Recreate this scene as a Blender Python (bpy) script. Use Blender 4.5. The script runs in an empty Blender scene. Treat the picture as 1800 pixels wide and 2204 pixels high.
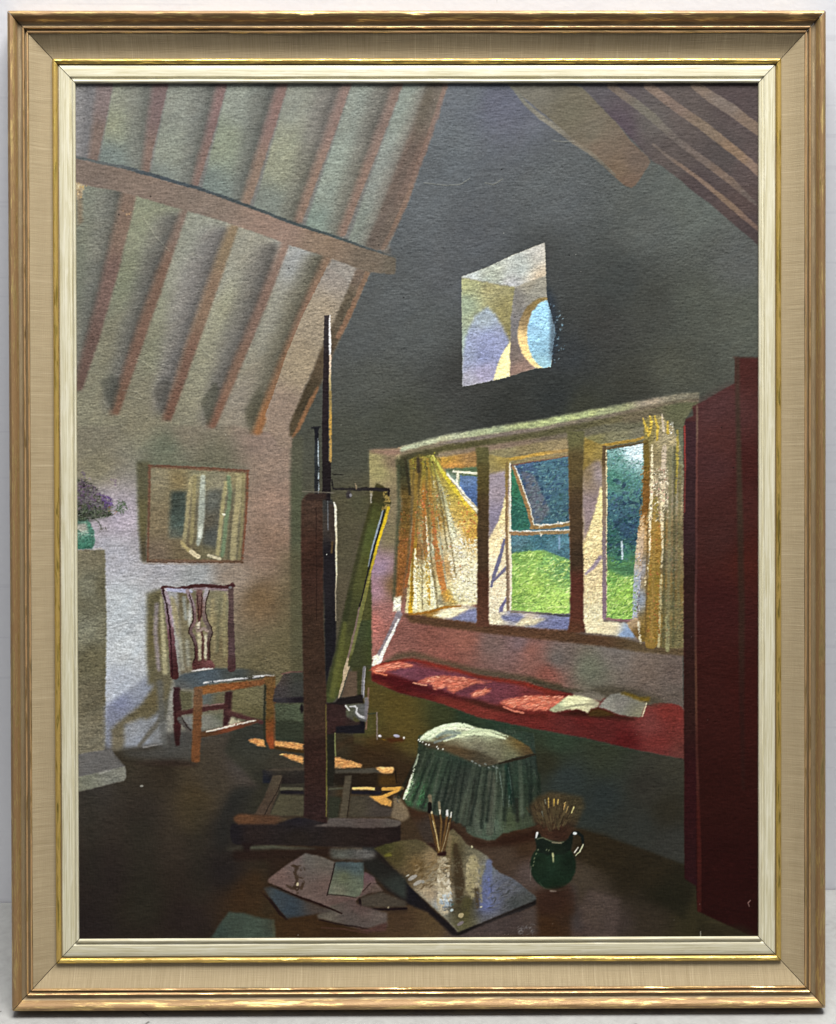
import bpy, math
import numpy as np
import numpy as np, math
# ------------------------------------------------------------------ the painted surface, brushed in code
RNG = np.random.default_rng(11)
X0, Y0, PW, PH = 150, 166, 1500, 1870           # paint-layer units

def nfield(sx, sy, ang=0.0, seed=0):
    """smooth random field, unit variance, feature size sx * sy, turned by ang degrees"""
    r = np.random.default_rng(seed)
    w = r.standard_normal((PH, PW)).astype(np.float32)
    fy = np.fft.fftfreq(PH)[:, None]; fx = np.fft.rfftfreq(PW)[None, :]
    a = math.radians(ang); u = fx*math.cos(a)+fy*math.sin(a); v = -fx*math.sin(a)+fy*math.cos(a)
    g = np.exp(-2*(math.pi**2)*((u*sx)**2+(v*sy)**2))
    o = np.fft.irfft2(np.fft.rfft2(w)*g, s=(PH, PW)).astype(np.float32)
    return o/o.std()

WX = nfield(2, 2, 0, 1)*.22 + nfield(6, 6, 0, 26)*.18 + nfield(26, 26, 0, 2)*.28
WY = nfield(2, 2, 0, 3)*.22 + nfield(6, 6, 0, 27)*.18 + nfield(26, 26, 0, 4)*.28
N1 = nfield(1.0, 1.0, 0, 5)*.5 + nfield(5, 1.6, 0, 6)*.45 + nfield(24, 12, -30, 7)*.32
N2 = nfield(9, 5, -40, 8)*.6 + nfield(45, 30, 0, 9)*.4
IMG = np.zeros((PH, PW, 3), np.float32) + 60
AMP = np.full((PH, PW), .55, np.float32)         # how rough the paint stands, by place
HD = np.zeros((PH, PW), np.float32)              # single raised strokes

def T(ox, oy, s, k=4.0):
    v = [float(q) for q in s.replace(',', ' ').split()]
    return [(ox+v[i]/k, oy+v[i+1]/k) for i in range(0, len(v), 2)]
def S(s): return T(0, 0, s, 1.0)

def boxblur(m, r):
    r = int(r)
    if r < 1: return m
    for ax in (0, 1):
        for _ in range(2):
            p = np.pad(m, [(r+1, r) if a == ax else (0, 0) for a in (0, 1)], mode='edge')
            c = np.cumsum(p, axis=ax, dtype=np.float64)
            n = 2*r+1
            m = ((c[n:, :]-c[:-n, :]) if ax == 0 else (c[:, n:]-c[:, :-n]))/n
    return m.astype(np.float32)

def inside(pts, X, Y):
    c = np.zeros(X.shape, bool); n = len(pts)
    for i in range(n):
        x1, y1 = pts[i]; x2, y2 = pts[(i+1) % n]
        if y1 == y2: continue
        k = (Y > y1) != (Y > y2)
        c ^= k & (X < (x2-x1)*(Y-y1)/(y2-y1)+x1)
    return c

def bounds(pts, e):
    xs = [p[0] for p in pts]; ys = [p[1] for p in pts]
    a = max(0, int(min(xs)-X0-e)); b = min(PW, int(max(xs)-X0+e)+2)
    c = max(0, int(min(ys)-Y0-e)); d = min(PH, int(max(ys)-Y0+e)+2)
    return a, b, c, d

def mask(pts, f=1, wob=1.2):
    a, b, c, d = bounds(pts, 2*f+4+2*wob)
    if b <= a or d <= c: return None
    yy, xx = np.mgrid[c:d, a:b].astype(np.float32)
    xx += X0+WX[c:d, a:b]*wob; yy += Y0+WY[c:d, a:b]*wob
    m = np.zeros(xx.shape, np.float32)
    for ox, oy in ((.25, .25), (.75, .25), (.25, .75), (.75, .75)):
        m += inside(pts, xx+ox-.5, yy+oy-.5)
    return a, b, c, d, boxblur(m/4, round(f)) if f >= 1 else m/4

def field(col, a, b, c, d, pw=1.5, s=12):
    if not isinstance(col[0], (tuple, list)):
        return np.array(col, np.float32)[None, None, :]
    st = 6
    gx = np.arange(a, b+st, st)+X0; gy = np.arange(c, d+st, st)+Y0
    GX, GY = np.meshgrid(gx.astype(np.float32), gy.astype(np.float32))
    num = np.zeros(GX.shape+(3,), np.float32); den = np.zeros(GX.shape, np.float32)
    for q in col:
        w = 1/((GX-q[0])**2+(GY-q[1])**2+s*s)**pw
        num += w[..., None]*np.array(q[2:5], np.float32); den += w
    g = num/den[..., None]
    iy = np.arange(d-c)/st; ix = np.arange(b-a)/st
    y0 = iy.astype(int); x0 = ix.astype(int); ty = (iy-y0)[:, None, None]; tx = (ix-x0)[None, :, None]
    y1 = np.minimum(y0+1, g.shape[0]-1); x1 = np.minimum(x0+1, g.shape[1]-1)
    g = (g[y0][:, x0]*(1-ty)*(1-tx)+g[y1][:, x0]*ty*(1-tx)+g[y0][:, x1]*(1-ty)*tx+g[y1][:, x1]*ty*tx)
    return g.astype(np.float32)

def comp(a, b, c, d, m, col, tex):
    g = field(col, a, b, c, d)
    v = 1+tex*N1[c:d, a:b, None]
    hue = np.stack([N2[c:d, a:b], N2[c:d, a:b]*0, -N2[c:d, a:b]], -1)*tex*11
    src = np.clip(g*v+hue*(g.mean(axis=-1, keepdims=True)/110), 0, 255)
    m = m[..., None]
    IMG[c:d, a:b] = IMG[c:d, a:b]*(1-m)+src*m

def fill(pts, col, f=1, wob=1.2, tex=.05, op=1.0, amp=None, clip=None):
    r = mask(pts, f, wob)
    if r is None: return
    a, b, c, d, m = r
    if clip is not None:
        yy, xx = np.mgrid[c:d, a:b].astype(np.float32)
        m = m*inside(clip, xx+X0, yy+Y0)
    comp(a, b, c, d, m*op, col, tex)
    if amp is not None: AMP[c:d, a:b] = AMP[c:d, a:b]*(1-m)+amp*m

def stroke(pts, w, col, f=.8, op=1.0, wob=.8, h=0.0, tex=.05, dry=0.0):
    """brush line; w = one width or one per point; dry breaks it up"""
    if not isinstance(w, (list, tuple)): w = [w]*len(pts)
    e = max(w)/2+f+2+2*wob
    a, b, c, d = bounds(pts, e)
    if b <= a or d <= c: return
    yy, xx = np.mgrid[c:d, a:b].astype(np.float32)
    xx += X0+WX[c:d, a:b]*wob; yy += Y0+WY[c:d, a:b]*wob
    m = np.zeros(xx.shape, np.float32)
    for i in range(len(pts)-1):
        (x1, y1), (x2, y2) = pts[i], pts[i+1]
        L = (x2-x1)**2+(y2-y1)**2+1e-6
        t = np.clip(((xx-x1)*(x2-x1)+(yy-y1)*(y2-y1))/L, 0, 1)
        dd = np.hypot(xx-x1-t*(x2-x1), yy-y1-t*(y2-y1))
        ww = w[i]+(w[i+1]-w[i])*t
        m = np.maximum(m, np.clip((ww/2-dd)/(2*f)+.5, 0, 1)*np.clip(ww/1.2, 0, 1))
    if dry: m = m*np.clip((N1[c:d, a:b]+1.6-dry*2)*1.5, 0, 1)
    if h: HD[c:d, a:b] = np.maximum(HD[c:d, a:b], m*h)
    comp(a, b, c, d, m*op, col, tex)

def dab(x, y, ln, wd, ang, col, op=.9, h=0.0):
    e = int(max(ln, wd)/2+2)
    xi = int(x-X0); yi = int(y-Y0)
    a, b, c, d = max(0, xi-e), min(PW, xi+e+1), max(0, yi-e), min(PH, yi+e+1)
    if b <= a or d <= c: return
    yy, xx = np.mgrid[c:d, a:b].astype(np.float32); xx += X0-x; yy += Y0-y
    ca, sa = math.cos(ang), math.sin(ang)
    u = (xx*ca+yy*sa)/(ln/2); v = (-xx*sa+yy*ca)/(wd/2)
    q = np.sqrt(u*u+v*v)
    m = np.clip((1-q)*wd/2.2+.1, 0, 1)*op
    IMG[c:d, a:b] = IMG[c:d, a:b]*(1-m[..., None])+np.array(col, np.float32)*m[..., None]
    if h: HD[c:d, a:b] += m*h*(1-.5*q)

def dabs(pts, n, cols, ln=9, wd=3, ang=0, jit=20, op=.85, h=.25, var=10):
    xs = [p[0] for p in pts]; ys = [p[1] for p in pts]; k = 0
    PX = RNG.uniform(min(xs), max(xs), n*6); PY = RNG.uniform(min(ys), max(ys), n*6)
    ok = inside(pts, PX, PY)
    for x, y in zip(PX[ok][:n], PY[ok][:n]):
        cc = cols(x, y) if callable(cols) else cols[RNG.integers(len(cols))]
        cc = np.clip(np.array(cc, float)+RNG.normal(0, var), 0, 255)
        s = RNG.uniform(.6, 1.35)
        dab(x, y, ln*s, wd*RNG.uniform(.7, 1.3), math.radians(ang+RNG.normal(0, jit)), cc, op, h*RNG.uniform(.3, 1))

def dk(c, k):
    if isinstance(c[0], (tuple, list)): return [(q[0], q[1], q[2]*k, q[3]*k, q[4]*k) for q in c]
    return tuple(v*k for v in c)

def lerp(c1, c2, t):
    t = min(1, max(0, t)); return tuple(c1[i]+(c2[i]-c1[i])*t for i in range(3))

def strip(rows, col, sm=0, **k):
    """band given as rows of (left x, right x, y); sm: even the edges out to a curve of that order"""
    if sm:
        y = np.array([r[2] for r in rows], float); ym = (y-y.mean())/(np.ptp(y)/2)
        l = np.polyval(np.polyfit(ym, [r[0] for r in rows], sm), ym); rr = np.polyval(np.polyfit(ym, [r[1] for r in rows], sm), ym)
        rows = [(l[i], rr[i], y[i]) for i in range(len(rows))]
    fill([(r[0], r[2]) for r in rows]+[(r[1], r[2]) for r in reversed(rows)], col, **k)

# ---- grey gable wall
fill(S('140 150 1700 150 1700 2100 140 2100'), [
 (1000,200,93,99,106),(960,300,91,98,103),(900,450,88,94,98),(1070,215,88,91,106),(1200,420,84,89,91),(1400,480,84,88,84),
 (1480,440,88,94,88),(1600,560,84,87,84),(1330,600,62,66,64),(900,700,80,85,84),(1000,800,62,63,60),(850,900,70,73,62),(1100,900,52,54,50),(1020,500,80,84,88),
 (1220,760,54,58,60),(1300,700,60,61,58),(1400,650,66,68,62),(1500,650,77,81,72),(1610,680,82,86,76),(1370,830,60,61,53),
 (1200,850,50,54,53),(1450,800,78,80,68),(740,960,74,76,64),(800,820,78,81,74),(780,720,80,84,83),(960,580,82,86,89),
 (760,1080,80,76,56),(760,1200,84,76,56),(860,640,84,89,90),(1180,560,66,69,68),(1250,880,60,62,50)], f=0, tex=.045, amp=.62)

# ---- left wall
LW = [(200,850,126,118,98),(170,900,118,112,92),(300,905,128,122,98),(400,925,126,116,96),(560,935,140,118,104),(600,990,142,120,104),(200,1000,128,121,96),
 (350,960,108,112,90),(455,985,112,108,86),(590,1080,148,120,102),(580,1170,142,112,90),(560,1290,122,96,64),(600,1400,112,100,68),(550,1450,108,98,66),
 (250,1110,170,160,172),(215,1090,160,150,158),(240,1190,168,168,176),(260,1300,178,183,186),(265,1400,180,185,188),(420,1235,156,158,158),(350,1215,166,164,168),
 (500,1235,144,128,112),(250,1470,172,178,188),(590,1530,104,98,70),(480,1500,112,106,82),(530,1180,142,116,98),(640,900,132,110,92)]
fill(S('150 820 640 880 628 960 622 1180 626 1500 640 1600 150 1700'), LW, f=3, tex=.055, amp=.95)
fill(S('622 935 648 935 650 1620 624 1560'), [(635,950,84,84,66),(635,1100,82,86,62),(635,1300,84,84,60),(635,1500,78,74,50)], f=4, tex=.05)
fill(S('600 1180 650 1180 650 1560 590 1560'), (96,88,58), f=14, op=.55)

# ---- upper slope of the ceiling: panels, shade, rafters
fill(S('150 160 950 160 830 545 150 345'), (112,112,108), f=1, amp=.8)
def bay(top, bot, pc, sc, rc, mid=None):
    # top/bot: panel left, shade left, shade right(= rafter left), rafter right, y
    (p0,s0,r0,r1,y0),(q0,t0,u0,u1,y1)=top,bot
    y1 += 6
    strip([(p0,s0+26,y0),(q0,t0+20,y1)], pc, f=2, amp=.85, tex=.05)
    strip([(s0-12,r0+4,y0),(t0-10,u0+4,y1)], dk(sc, 1.12), f=11, amp=.8, tex=.06, op=.8)
    strip([((s0+r0)/2,r0+4,y0),((t0+u0)/2,u0+4,y1)], dk(sc, .94), f=6, op=.8)
    strip([(r0-2,r1-1,y0),(u0-2,u1-1,y1)], rc, f=4, wob=1.8, amp=.7, tex=.05, op=.85)
    strip([(r0+7,r1,y0),(u0+5,u1,y1)], rc, f=1, wob=1.8, tex=.05)
Yt=172
bay((150,150,202,237,Yt),(150,150,183,202,334),(112,112,106),(110,108,110),[(225,200,118,102,100),(195,300,116,96,86)])
bay((237,276,322,357,Yt),(202,280,298,311,363),[(250,200,126,129,112),(240,260,128,132,108),(225,335,108,120,114)],(100,102,94),[(340,200,116,94,92),(305,350,122,98,86)])
bay((357,424,463,485,Yt),(311,388,406,420,392),[(390,220,128,132,120),(350,320,126,131,116),(330,370,112,120,112)],(92,94,88),[(470,200,124,96,92),(412,380,124,98,88)])
bay((485,552,593,617,Yt),(420,496,512,532,430),[(520,220,128,134,122),(470,300,126,134,112),(440,400,108,121,114)],(88,90,84),[(600,220,130,100,92),(520,400,132,108,90)])
bay((617,690,733,755,Yt),(532,606,628,645,466),[(640,200,130,133,120),(600,340,136,138,114),(560,440,114,122,112)],[(700,220,100,96,90),(630,430,96,94,82)],[(740,200,132,106,96),(640,440,136,108,90)])
bay((755,812,845,866,Yt),(645,706,721,738,496),[(780,220,128,135,124),(700,400,126,136,124),(660,480,118,134,122)],[(820,220,94,90,82),(720,470,102,98,86)],[(850,220,128,104,92),(730,460,134,106,90)])
bay((866,917,921,961,Yt),(738,780,786,826,527),[(880,220,128,137,126),(820,380,128,134,126),(760,480,124,132,120)],(104,94,84),[(930,210,102,92,80),(880,350,112,90,78),(790,510,104,90,78)])
stroke(S('957 172 935 245 905 330 870 430 838 500 822 530'),11,[(950,200,126,100,88),(900,340,130,98,82),(860,440,134,100,78),(825,520,124,98,80)],f=2.5,wob=2,op=.8)
strip([(917,936,Yt),(880,900,300),(846,868,380),(806,826,470),(784,800,524)],[(925,200,94,86,72),(860,360,98,84,74),(800,500,100,86,76)],f=3,op=.7)
stroke(S('160 332 330 372 584 458'),5,(70,80,84),f=2,wob=1.5,op=.6)
# ---- lower slope
fill(S('150 335 300 385 584 470 750 522 796 545 794 578 768 636 744 690 728 724 684 824 645 905 626 935 500 912 150 912'), [(170,420,116,120,104),(170,600,104,108,92),(300,450,126,130,104),
  (280,600,124,128,100),(230,740,124,120,96),(440,520,134,136,122),(420,600,142,140,128),(360,760,132,132,104),(310,860,128,122,98),(540,540,146,142,124),(500,660,146,144,116),(450,800,142,138,112),
  (640,560,146,148,146),(600,700,142,140,126),(520,860,138,128,112),(730,590,142,134,124),(680,720,152,136,112),(600,880,146,124,104)], f=3, amp=.95, tex=.05)
def lowbay(shade, raf, sc, rc, tipf=3):
    ws=[(l-(r-l)*.35, r-2, y) for l,r,y in shade]
    strip(ws, dk(sc, 1.26), sm=2, f=11, tex=.06, wob=2, op=.75)
    strip([(l+(r-l)*.2, r, y) for l,r,y in shade], dk(sc, 1.08), f=8, tex=.06, wob=2, op=.85)
    n=[(l+(r-l)*.6, r, y) for l,r,y in shade]
    strip(n, dk(sc, .92), f=4, op=.75, wob=2)
    strip([(l-3,r-1,y) for l,r,y in raf], rc, sm=2, f=4, wob=1.2, tex=.05, op=.8)
    strip([(l+5,r,y) for l,r,y in raf], rc, sm=2, f=1.5, wob=1.2, tex=.05)
lowbay([(214,262,400),(212,246,480),(192,228,560),(176,205,640),(160,190,720),(150,168,800)],
       [(257,288,398),(250,276,460),(218,252,560),(200,228,650),(180,204,730),(162,182,800),(150,170,835)],(92,92,84),[(250,480,122,98,82),(215,600,118,90,80),(175,780,104,78,68)])
lowbay([(340,388,455),(330,360,520),(300,345,560),(276,302,672),(256,280,740),(238,268,800),(214,250,835),(222,242,855),(233,240,880)],
       [(384,396,442),(378,392,470),(358,380,520),(340,358,560),(318,337,620),(301,324,672),(275,300,740),(262,284,785),(246,262,840),(234,252,888)],(86,84,78),[(380,470,122,100,86),(330,600,118,88,70),(270,760,124,90,72),(245,870,120,86,66)])
lowbay([(446,490,485),(412,462,560),(385,425,650),(362,400,720),(340,378,785),(322,360,845),(330,356,865),(342,352,884)],
       [(486,508,478),(462,484,560),(436,460,620),(418,445,667),(396,420,730),(380,404,785),(362,382,850),(344,362,900)],(100,96,92),[(490,510,134,112,82),(440,640,130,102,78),(390,780,122,88,70),(355,880,118,82,64)])
lowbay([(556,592,520),(535,576,600),(508,552,667),(484,524,740),(462,500,790),(430,474,860),(436,452,890),(440,448,914)],
       [(602,617,508),(588,606,560),(560,580,620),(545,569,660),(512,531,747),(482,498,805),(466,482,850),(445,464,916)],(90,86,80),[(600,530,136,108,92),(550,660,130,100,84),(500,800,130,96,74),(455,900,124,86,66)])
lowbay([(664,698,540),(640,682,600),(618,652,655),(590,625,720),(568,600,790),(545,580,850),(522,552,885),(532,546,905),(536,540,928)],
       [(695,712,540),(680,697,580),(660,678,625),(645,662,660),(612,632,735),(582,599,810),(560,576,867),(549,566,905),(538,560,930)],(88,84,68),[(700,560,134,104,80),(650,660,136,100,76),(590,800,138,98,66),(550,910,150,98,56)])
strip([(600,690,560),(640,745,600),(640,745,650),(625,712,700),(597,690,760),(580,672,820),(566,640,880),(575,625,920),(600,625,960)],[(720,570,142,132,122),(680,680,152,136,112),(640,780,154,136,108),(600,880,146,124,106)],f=2,tex=.045,clip=S('712 540 790 575 745 660 690 750 640 850 625 900 626 960 560 960 560 905 582 850 612 760 645 680 690 590'))
for q,c in (('208 818 234 884 240 872 252 824 236 800',(74,76,66)),('322 838 343 888 349 876 364 822 352 800',(74,72,64)),('427 858 442 914 449 902 468 836 458 816',(70,72,54)),('522 878 535 932 541 920 566 846 554 828',(74,72,54))):
    fill(S(q),c,f=3,op=.5,tex=.06)
# outermost rafter of the lower slope
strip([(764,795,572),(743,774,622),(722,752,672),(700,730,722),(679,709,770),(656,687,822),(636,665,870),(620,645,910),(619,632,935)],[(780,580,116,96,80),(740,650,98,86,66),(680,760,94,76,54),(650,850,74,62,42),(625,920,84,70,48)],f=1.5,wob=1.5,tex=.07)
stroke(S('790 578 764 636 742 686 726 720'),11,[(785,590,130,100,76),(740,700,136,98,70)],f=2,wob=2)
stroke(S('680 832 664 864 650 895 638 918 626 936'),[5,9,9,8,3],(138,94,58),f=2,wob=2)
# purlin
PUR=S('150 333 245 352 330 372 420 398 510 428 584 460 650 484 720 507 790 530 850 548 848 584 838 586 792 581 700 548 620 522 540 492 430 456 330 428 240 402 150 386')
fill(PUR,[(170,360,118,100,88),(300,400,124,104,90),(430,430,124,106,92),(600,480,142,114,98),(700,520,132,108,86),(800,560,114,98,80),(840,570,104,94,78)],f=1,wob=1.2,amp=.7,tex=.05)
stroke(S('150 330 195 340 260 352 330 372 420 398 510 430 584 458 650 482 720 505 790 530 850 550'),[3,4,7,8,7,7,6,7,6,5,3],[(200,345,84,90,90),(350,380,66,76,82),(560,450,64,74,76),(700,500,64,76,76),(840,548,78,84,84)],f=1.2,wob=1.5)
fill(S('156 384 176 390 170 415 160 425'),(182,160,120),f=1,op=.8); fill(S('160 400 170 398 172 470 160 480'),(130,106,78),f=3,op=.7)
dabs(S('160 384 180 388 176 418 160 420'),12,[(214,200,160),(190,150,80)],5,3,80,h=.5)
dabs(S('256 446 278 450 276 458 258 456'),7,[(206,160,100)],6,2,20,h=.5)
fill(S('838 528 838 545 822 540 828 520'),(110,96,82),f=3,op=.5)

# ---- right slope: big tie beam and dark boards
fill(T(1220,160,'110 0 1800 0 1800 1460 1660 1450 1480 1300 1220 1080 1130 1020 990 900 820 770 740 730 700 690 430 400 300 265 130 92'),[(1270,180,84,80,84),(1400,260,88,82,78),(1480,240,88,78,74),(1590,200,78,66,66),(1560,330,78,70,68),(1450,340,86,76,72),(1500,400,76,64,64),(1600,440,82,66,62),(1610,480,72,60,60),(1340,270,80,68,76),(1620,350,86,72,70)],f=1,amp=.3,tex=.04)
def tan(s,w,c): stroke(T(1220,160,s),w,c,f=1.6,wob=1.2,op=.95,tex=.05)
tan('380 80 560 210 740 350 900 500',[16,18,18,14],[(1320,180,110,96,84),(1400,240,104,98,86),(1440,280,100,92,84)])
tan('900 500 1100 660 1250 770 1420 900 1640 1100',[14,14,16,16,7],[(1450,290,100,90,84),(1500,330,106,92,84),(1560,370,114,94,80),(1630,430,94,82,76)])
tan('700 80 860 200 1010 310 1200 440 1300 520 1450 640 1680 830',[18,20,20,21,20,19,18],[(1400,180,122,102,88),(1450,220,118,98,86),(1520,275,122,104,86),(1580,330,130,104,80),(1630,360,128,104,88)])
tan('1110 70 1270 190 1430 290 1560 390 1700 490',[20,24,26,24,22],[(1500,185,120,102,88),(1560,220,116,102,92),(1620,270,118,98,82)])
tan('750 585 880 690 1120 860 1290 1000 1420 1110 1560 1230 1680 1330',[5,7,8,10,13,10,8],[(1410,310,104,92,84),(1500,380,126,102,86),(1570,430,122,98,78),(1625,480,112,88,76)])
fill(T(1220,160,'0 60 130 92 300 265 430 400 560 560 700 690 725 735 640 870 600 930 560 962 500 940 420 870 300 750 170 640 50 550 0 500 -190 330 -300 240 -400 160 -520 60'),[(1150,190,106,102,90),(1230,240,102,96,78),(1270,280,104,96,80),(1290,320,110,94,78),(1330,360,112,92,72),(1370,340,104,88,76),(1355,395,108,86,70)],f=1,wob=1.0,amp=.3,tex=.04)
stroke(T(940,160,'640 80 760 230 900 350 1040 450 1160 550 1300 640 1440 760 1540 850'),[7,9,11,11,9,8,6,3],[(1110,200,112,110,96),(1180,260,124,118,102),(1240,310,118,108,92),(1320,370,104,100,88)],f=1.8,op=.85)

# ---- small square niche with the round opening
NI=T(900,480,'365 440 560 370 830 250 1085 150 1095 300 1105 620 1180 900 1140 1225 1000 1240 880 1275 780 1310 600 1350 375 1395')
fill(T(900,480,'1080 500 1180 620 1210 850 1200 1050 1150 1220 1100 1200'),(40,50,62),f=7,op=.75,tex=.12)
fill(NI,(150,146,130),f=0,wob=1.2,amp=1.0)
fill(T(900,480,'360 445 560 370 830 250 1087 148 1100 440 930 500 830 535 700 510'),[(1000,590,182,188,186),(1060,590,170,176,160),(1120,570,172,178,172),(1160,530,184,182,174),(1100,610,176,176,176),(1165,590,186,170,146)],f=1,wob=1,clip=NI,tex=.07)
fill(T(900,480,'360 450 700 515 830 535 800 760 790 1310 600 1350 370 1395'),[(1000,610,162,164,118),(1060,620,168,160,112),(1085,660,150,140,88),(1000,650,146,160,134),(1000,740,148,164,150),(1080,720,138,128,80),(1000,800,156,160,168)],f=1,clip=NI,tex=.07)
fill(T(900,480,'590 700 660 770 730 880 785 1000 760 1120 650 1340 560 1360 380 1400 378 1100 400 960 480 780'),[(1040,680,150,162,170),(1050,730,142,150,186),(1040,760,134,142,180),(1010,760,146,156,182),(1040,800,156,150,176),(1010,820,168,166,178)],f=3,clip=NI,tex=.07)
fill(T(900,480,'795 1000 788 1320 640 1340 690 1180 740 1080'),(240,226,166),f=1,clip=NI)
fill(T(900,480,'830 535 1100 440 1110 900 1000 1240 786 1310 800 760'),[(1140,610,156,148,128),(1110,640,128,124,118),(1150,620,142,140,128),(1110,700,120,116,116),(1105,760,122,108,100),(1120,790,148,118,104)],f=1,clip=NI,tex=.05)
def ell(cx,cy,rx,ry,a0=0,a1=360,n=40): return [(cx+rx*math.cos(math.radians(a0+(a1-a0)*i/n)),cy+ry*math.sin(math.radians(a0+(a1-a0)*i/n))) for i in range(n+1)]
fill(ell(1173,714,59,78),[(1150,640,140,118,66),(1130,660,132,108,62),(1125,690,150,124,84),(1118,720,232,200,140),(1122,750,236,206,140),(1140,785,240,212,150)],f=1,clip=NI,tex=.04)
fill(ell(1180,716,46,75),[(1165,660,150,196,222),(1150,700,148,192,220),(1160,740,140,184,208),(1150,780,150,190,200),(1175,700,160,206,232)],f=1,clip=NI,tex=.05)
dabs(ell(1178,716,40,68)[:],90,[(90,140,170),(170,214,236),(160,205,225),(110,150,175)],6,3,-50,40,h=.5,op=.6)
dabs(T(900,480,'1115 640 1165 640 1175 1100 1120 1200'),6,[(46,54,66),(62,80,104),(38,42,48),(96,130,156)],6,2.6,-45,30,h=.5,op=.55)
fill(T(900,480,'1135 660 1170 700 1190 900 1180 1080 1130 1200'),(52,62,74),f=3,op=.6)

# ---- window recess
WR=T(780,880,'50 345 250 330 430 290 700 230 1000 185 1300 135 1736 62')+T(1220,700,'500 670 780 625 1000 582 1150 572 1140 660 1100 690 1030 800 1010 900 1010 3200')+S('1477 1532 1395 1520 1300 1505 1140 1472 1000 1450 890 1415 840 1420 798 1432')
fill(WR,[(800,1000,150,142,98),(820,1040,142,132,104),(835,1150,120,110,82),(815,1220,152,128,146),(810,1270,164,128,138),(805,1340,186,116,104),(830,1320,156,106,98),(845,1260,118,92,60),
 (870,1365,132,86,76),(920,1370,134,84,72),(1000,1380,144,92,78),(960,1410,138,84,72),(1060,1385,116,94,88),(1120,1385,116,96,98),(1180,1450,140,84,72),(1140,1400,138,92,80),(1200,1420,110,102,96),(1270,1440,104,106,90),(1330,1400,118,110,104),(1400,1430,112,98,88),(1460,1450,104,90,82),(1450,1500,98,88,80),
 (1430,900,96,98,70),(1465,1000,96,96,78),(1400,870,110,106,82)],f=0,wob=1,amp=.95,tex=.06)
fill(T(780,880,'50 350 280 340 300 700 240 1000 60 700'),[(800,980,156,146,100),(815,1010,152,144,98),(840,990,128,110,88),(835,1060,132,118,90)],f=3,tex=.05)
fill(T(780,880,'50 340 300 325 440 300 420 380 200 385 55 365'),(146,112,98),f=3,op=.8)
# header: lit face, lilac line, olive underside
HB=S('860 960 900 948 960 932 1030 921 1090 911 1160 900 1220 889 1290 876 1345 866 1400 856 1470 845 1507 843')
hb2=[(x,y+11+6*math.sin((x-860)/650*3)) for x,y in HB]
fill(HB+hb2[::-1],[(900,955,170,176,146),(960,945,172,174,142),(1050,930,160,168,128),(1150,912,160,170,118),(1250,895,174,184,126),(1330,880,160,164,118),(1400,868,150,136,116),(1470,855,140,132,108),(1500,850,118,112,92)],f=1.5,wob=1.5,tex=.09,amp=.8)
l2=[(x,y+9) for x,y in hb2]
fill(hb2+l2[::-1],[(900,975,120,108,84),(1000,960,124,112,104),(1100,945,126,112,100),(1250,920,128,116,96),(1400,890,118,104,84)],f=2,tex=.07)
l3=[(x,y+22) for x,y in hb2]
fill([(x,y+8) for x,y in hb2]+l3[::-1],[(870,985,74,70,46),(1000,975,84,80,48),(1100,958,92,88,56),(1230,935,92,88,56),(1340,915,104,96,64),(1450,890,94,98,66)],f=2,tex=.06)
fill(S('1340 888 1480 862 1500 870 1472 900 1476 1010 1440 1000 1400 905 1340 910'),[(1400,885,112,98,74),(1460,880,98,100,68),(1460,960,104,108,84)],f=4,op=.8)
# bays between header and glass
fill(S('925 985 1028 968 1028 1005 960 1005 930 1000'),[(960,985,176,140,60),(1010,980,152,118,74),(970,1002,196,140,74)],f=1.5,tex=.1)
fill(S('1052 968 1222 938 1225 985 1100 1000 1052 1000'),[(1080,972,138,128,92),(1150,962,142,126,88),(1210,950,146,128,92)],f=2,tex=.07)
stroke(S('1060 990 1110 984 1170 973 1224 966'),7,[(1080,986,186,150,62),(1140,978,196,156,70),(1220,966,160,130,80)],f=1.5,op=.9)
stroke(S('1096 999 1150 991 1224 980'),3,(104,72,70),f=1,op=.8)
fill(S('1255 938 1390 915 1392 945 1300 958 1256 965'),[(1270,935,130,124,74),(1330,935,128,124,92),(1385,925,120,116,92)],f=2,tex=.06)
stroke(S('1278 960 1320 953 1370 945 1392 938'),6,(172,138,56),f=1.3)
stroke(S('1300 966 1340 958 1395 950'),5,(92,76,48),f=1.2)

# glass, pane by pane: the garden outside
def garden(x,y):
    if x>1290:
        if y<985 and x-(y-960)*.6 > 1338: return [(200,222,228),(170,200,210),(226,236,236),(120,160,160)][RNG.integers(4)]
        lim=1222+(1385-x)*-.1
        if y<1060: return [(84,140,124),(60,110,100),(120,170,160),(90,130,150)][RNG.integers(4)]
        if y<1190: return [(50,74,100),(60,100,94),(40,56,74),(104,146,134),(66,90,124)][RNG.integers(5)]
        if y<1225: return [(60,110,96),(84,130,96),(70,104,110)][RNG.integers(3)]
        return None
    if y<1148: return [(66,98,116),(58,84,112),(92,134,134),(46,66,76),(76,108,132),(118,156,152)][RNG.integers(6)]
    return [(70,112,124),(60,100,96),(84,126,140)][RNG.integers(3)]
G2=S('1100 1000 1224 980 1227 1320 1100 1312')
fill(G2,[(1130,1010,72,94,126),(1180,1020,80,120,132),(1200,1080,68,102,112),(1160,1060,64,88,112),(1150,1165,70,110,124),(1210,1170,80,114,128)],f=0,wob=.8,amp=1.3)
dabs(S('1104 1002 1223 985 1224 1125 1104 1135'),620,garden,8,3,-35,35,h=.5)
fill(S('1120 1010 1150 1020 1185 1100 1160 1128 1144 1120'),(116,110,116),f=2,op=.6,tex=.08)
fill(S('1100 1006 1108 1010 1140 1120 1140 1140 1100 1140'),[(1105,1040,60,122,90),(1115,1110,52,104,90)],f=1,tex=.1)
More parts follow.
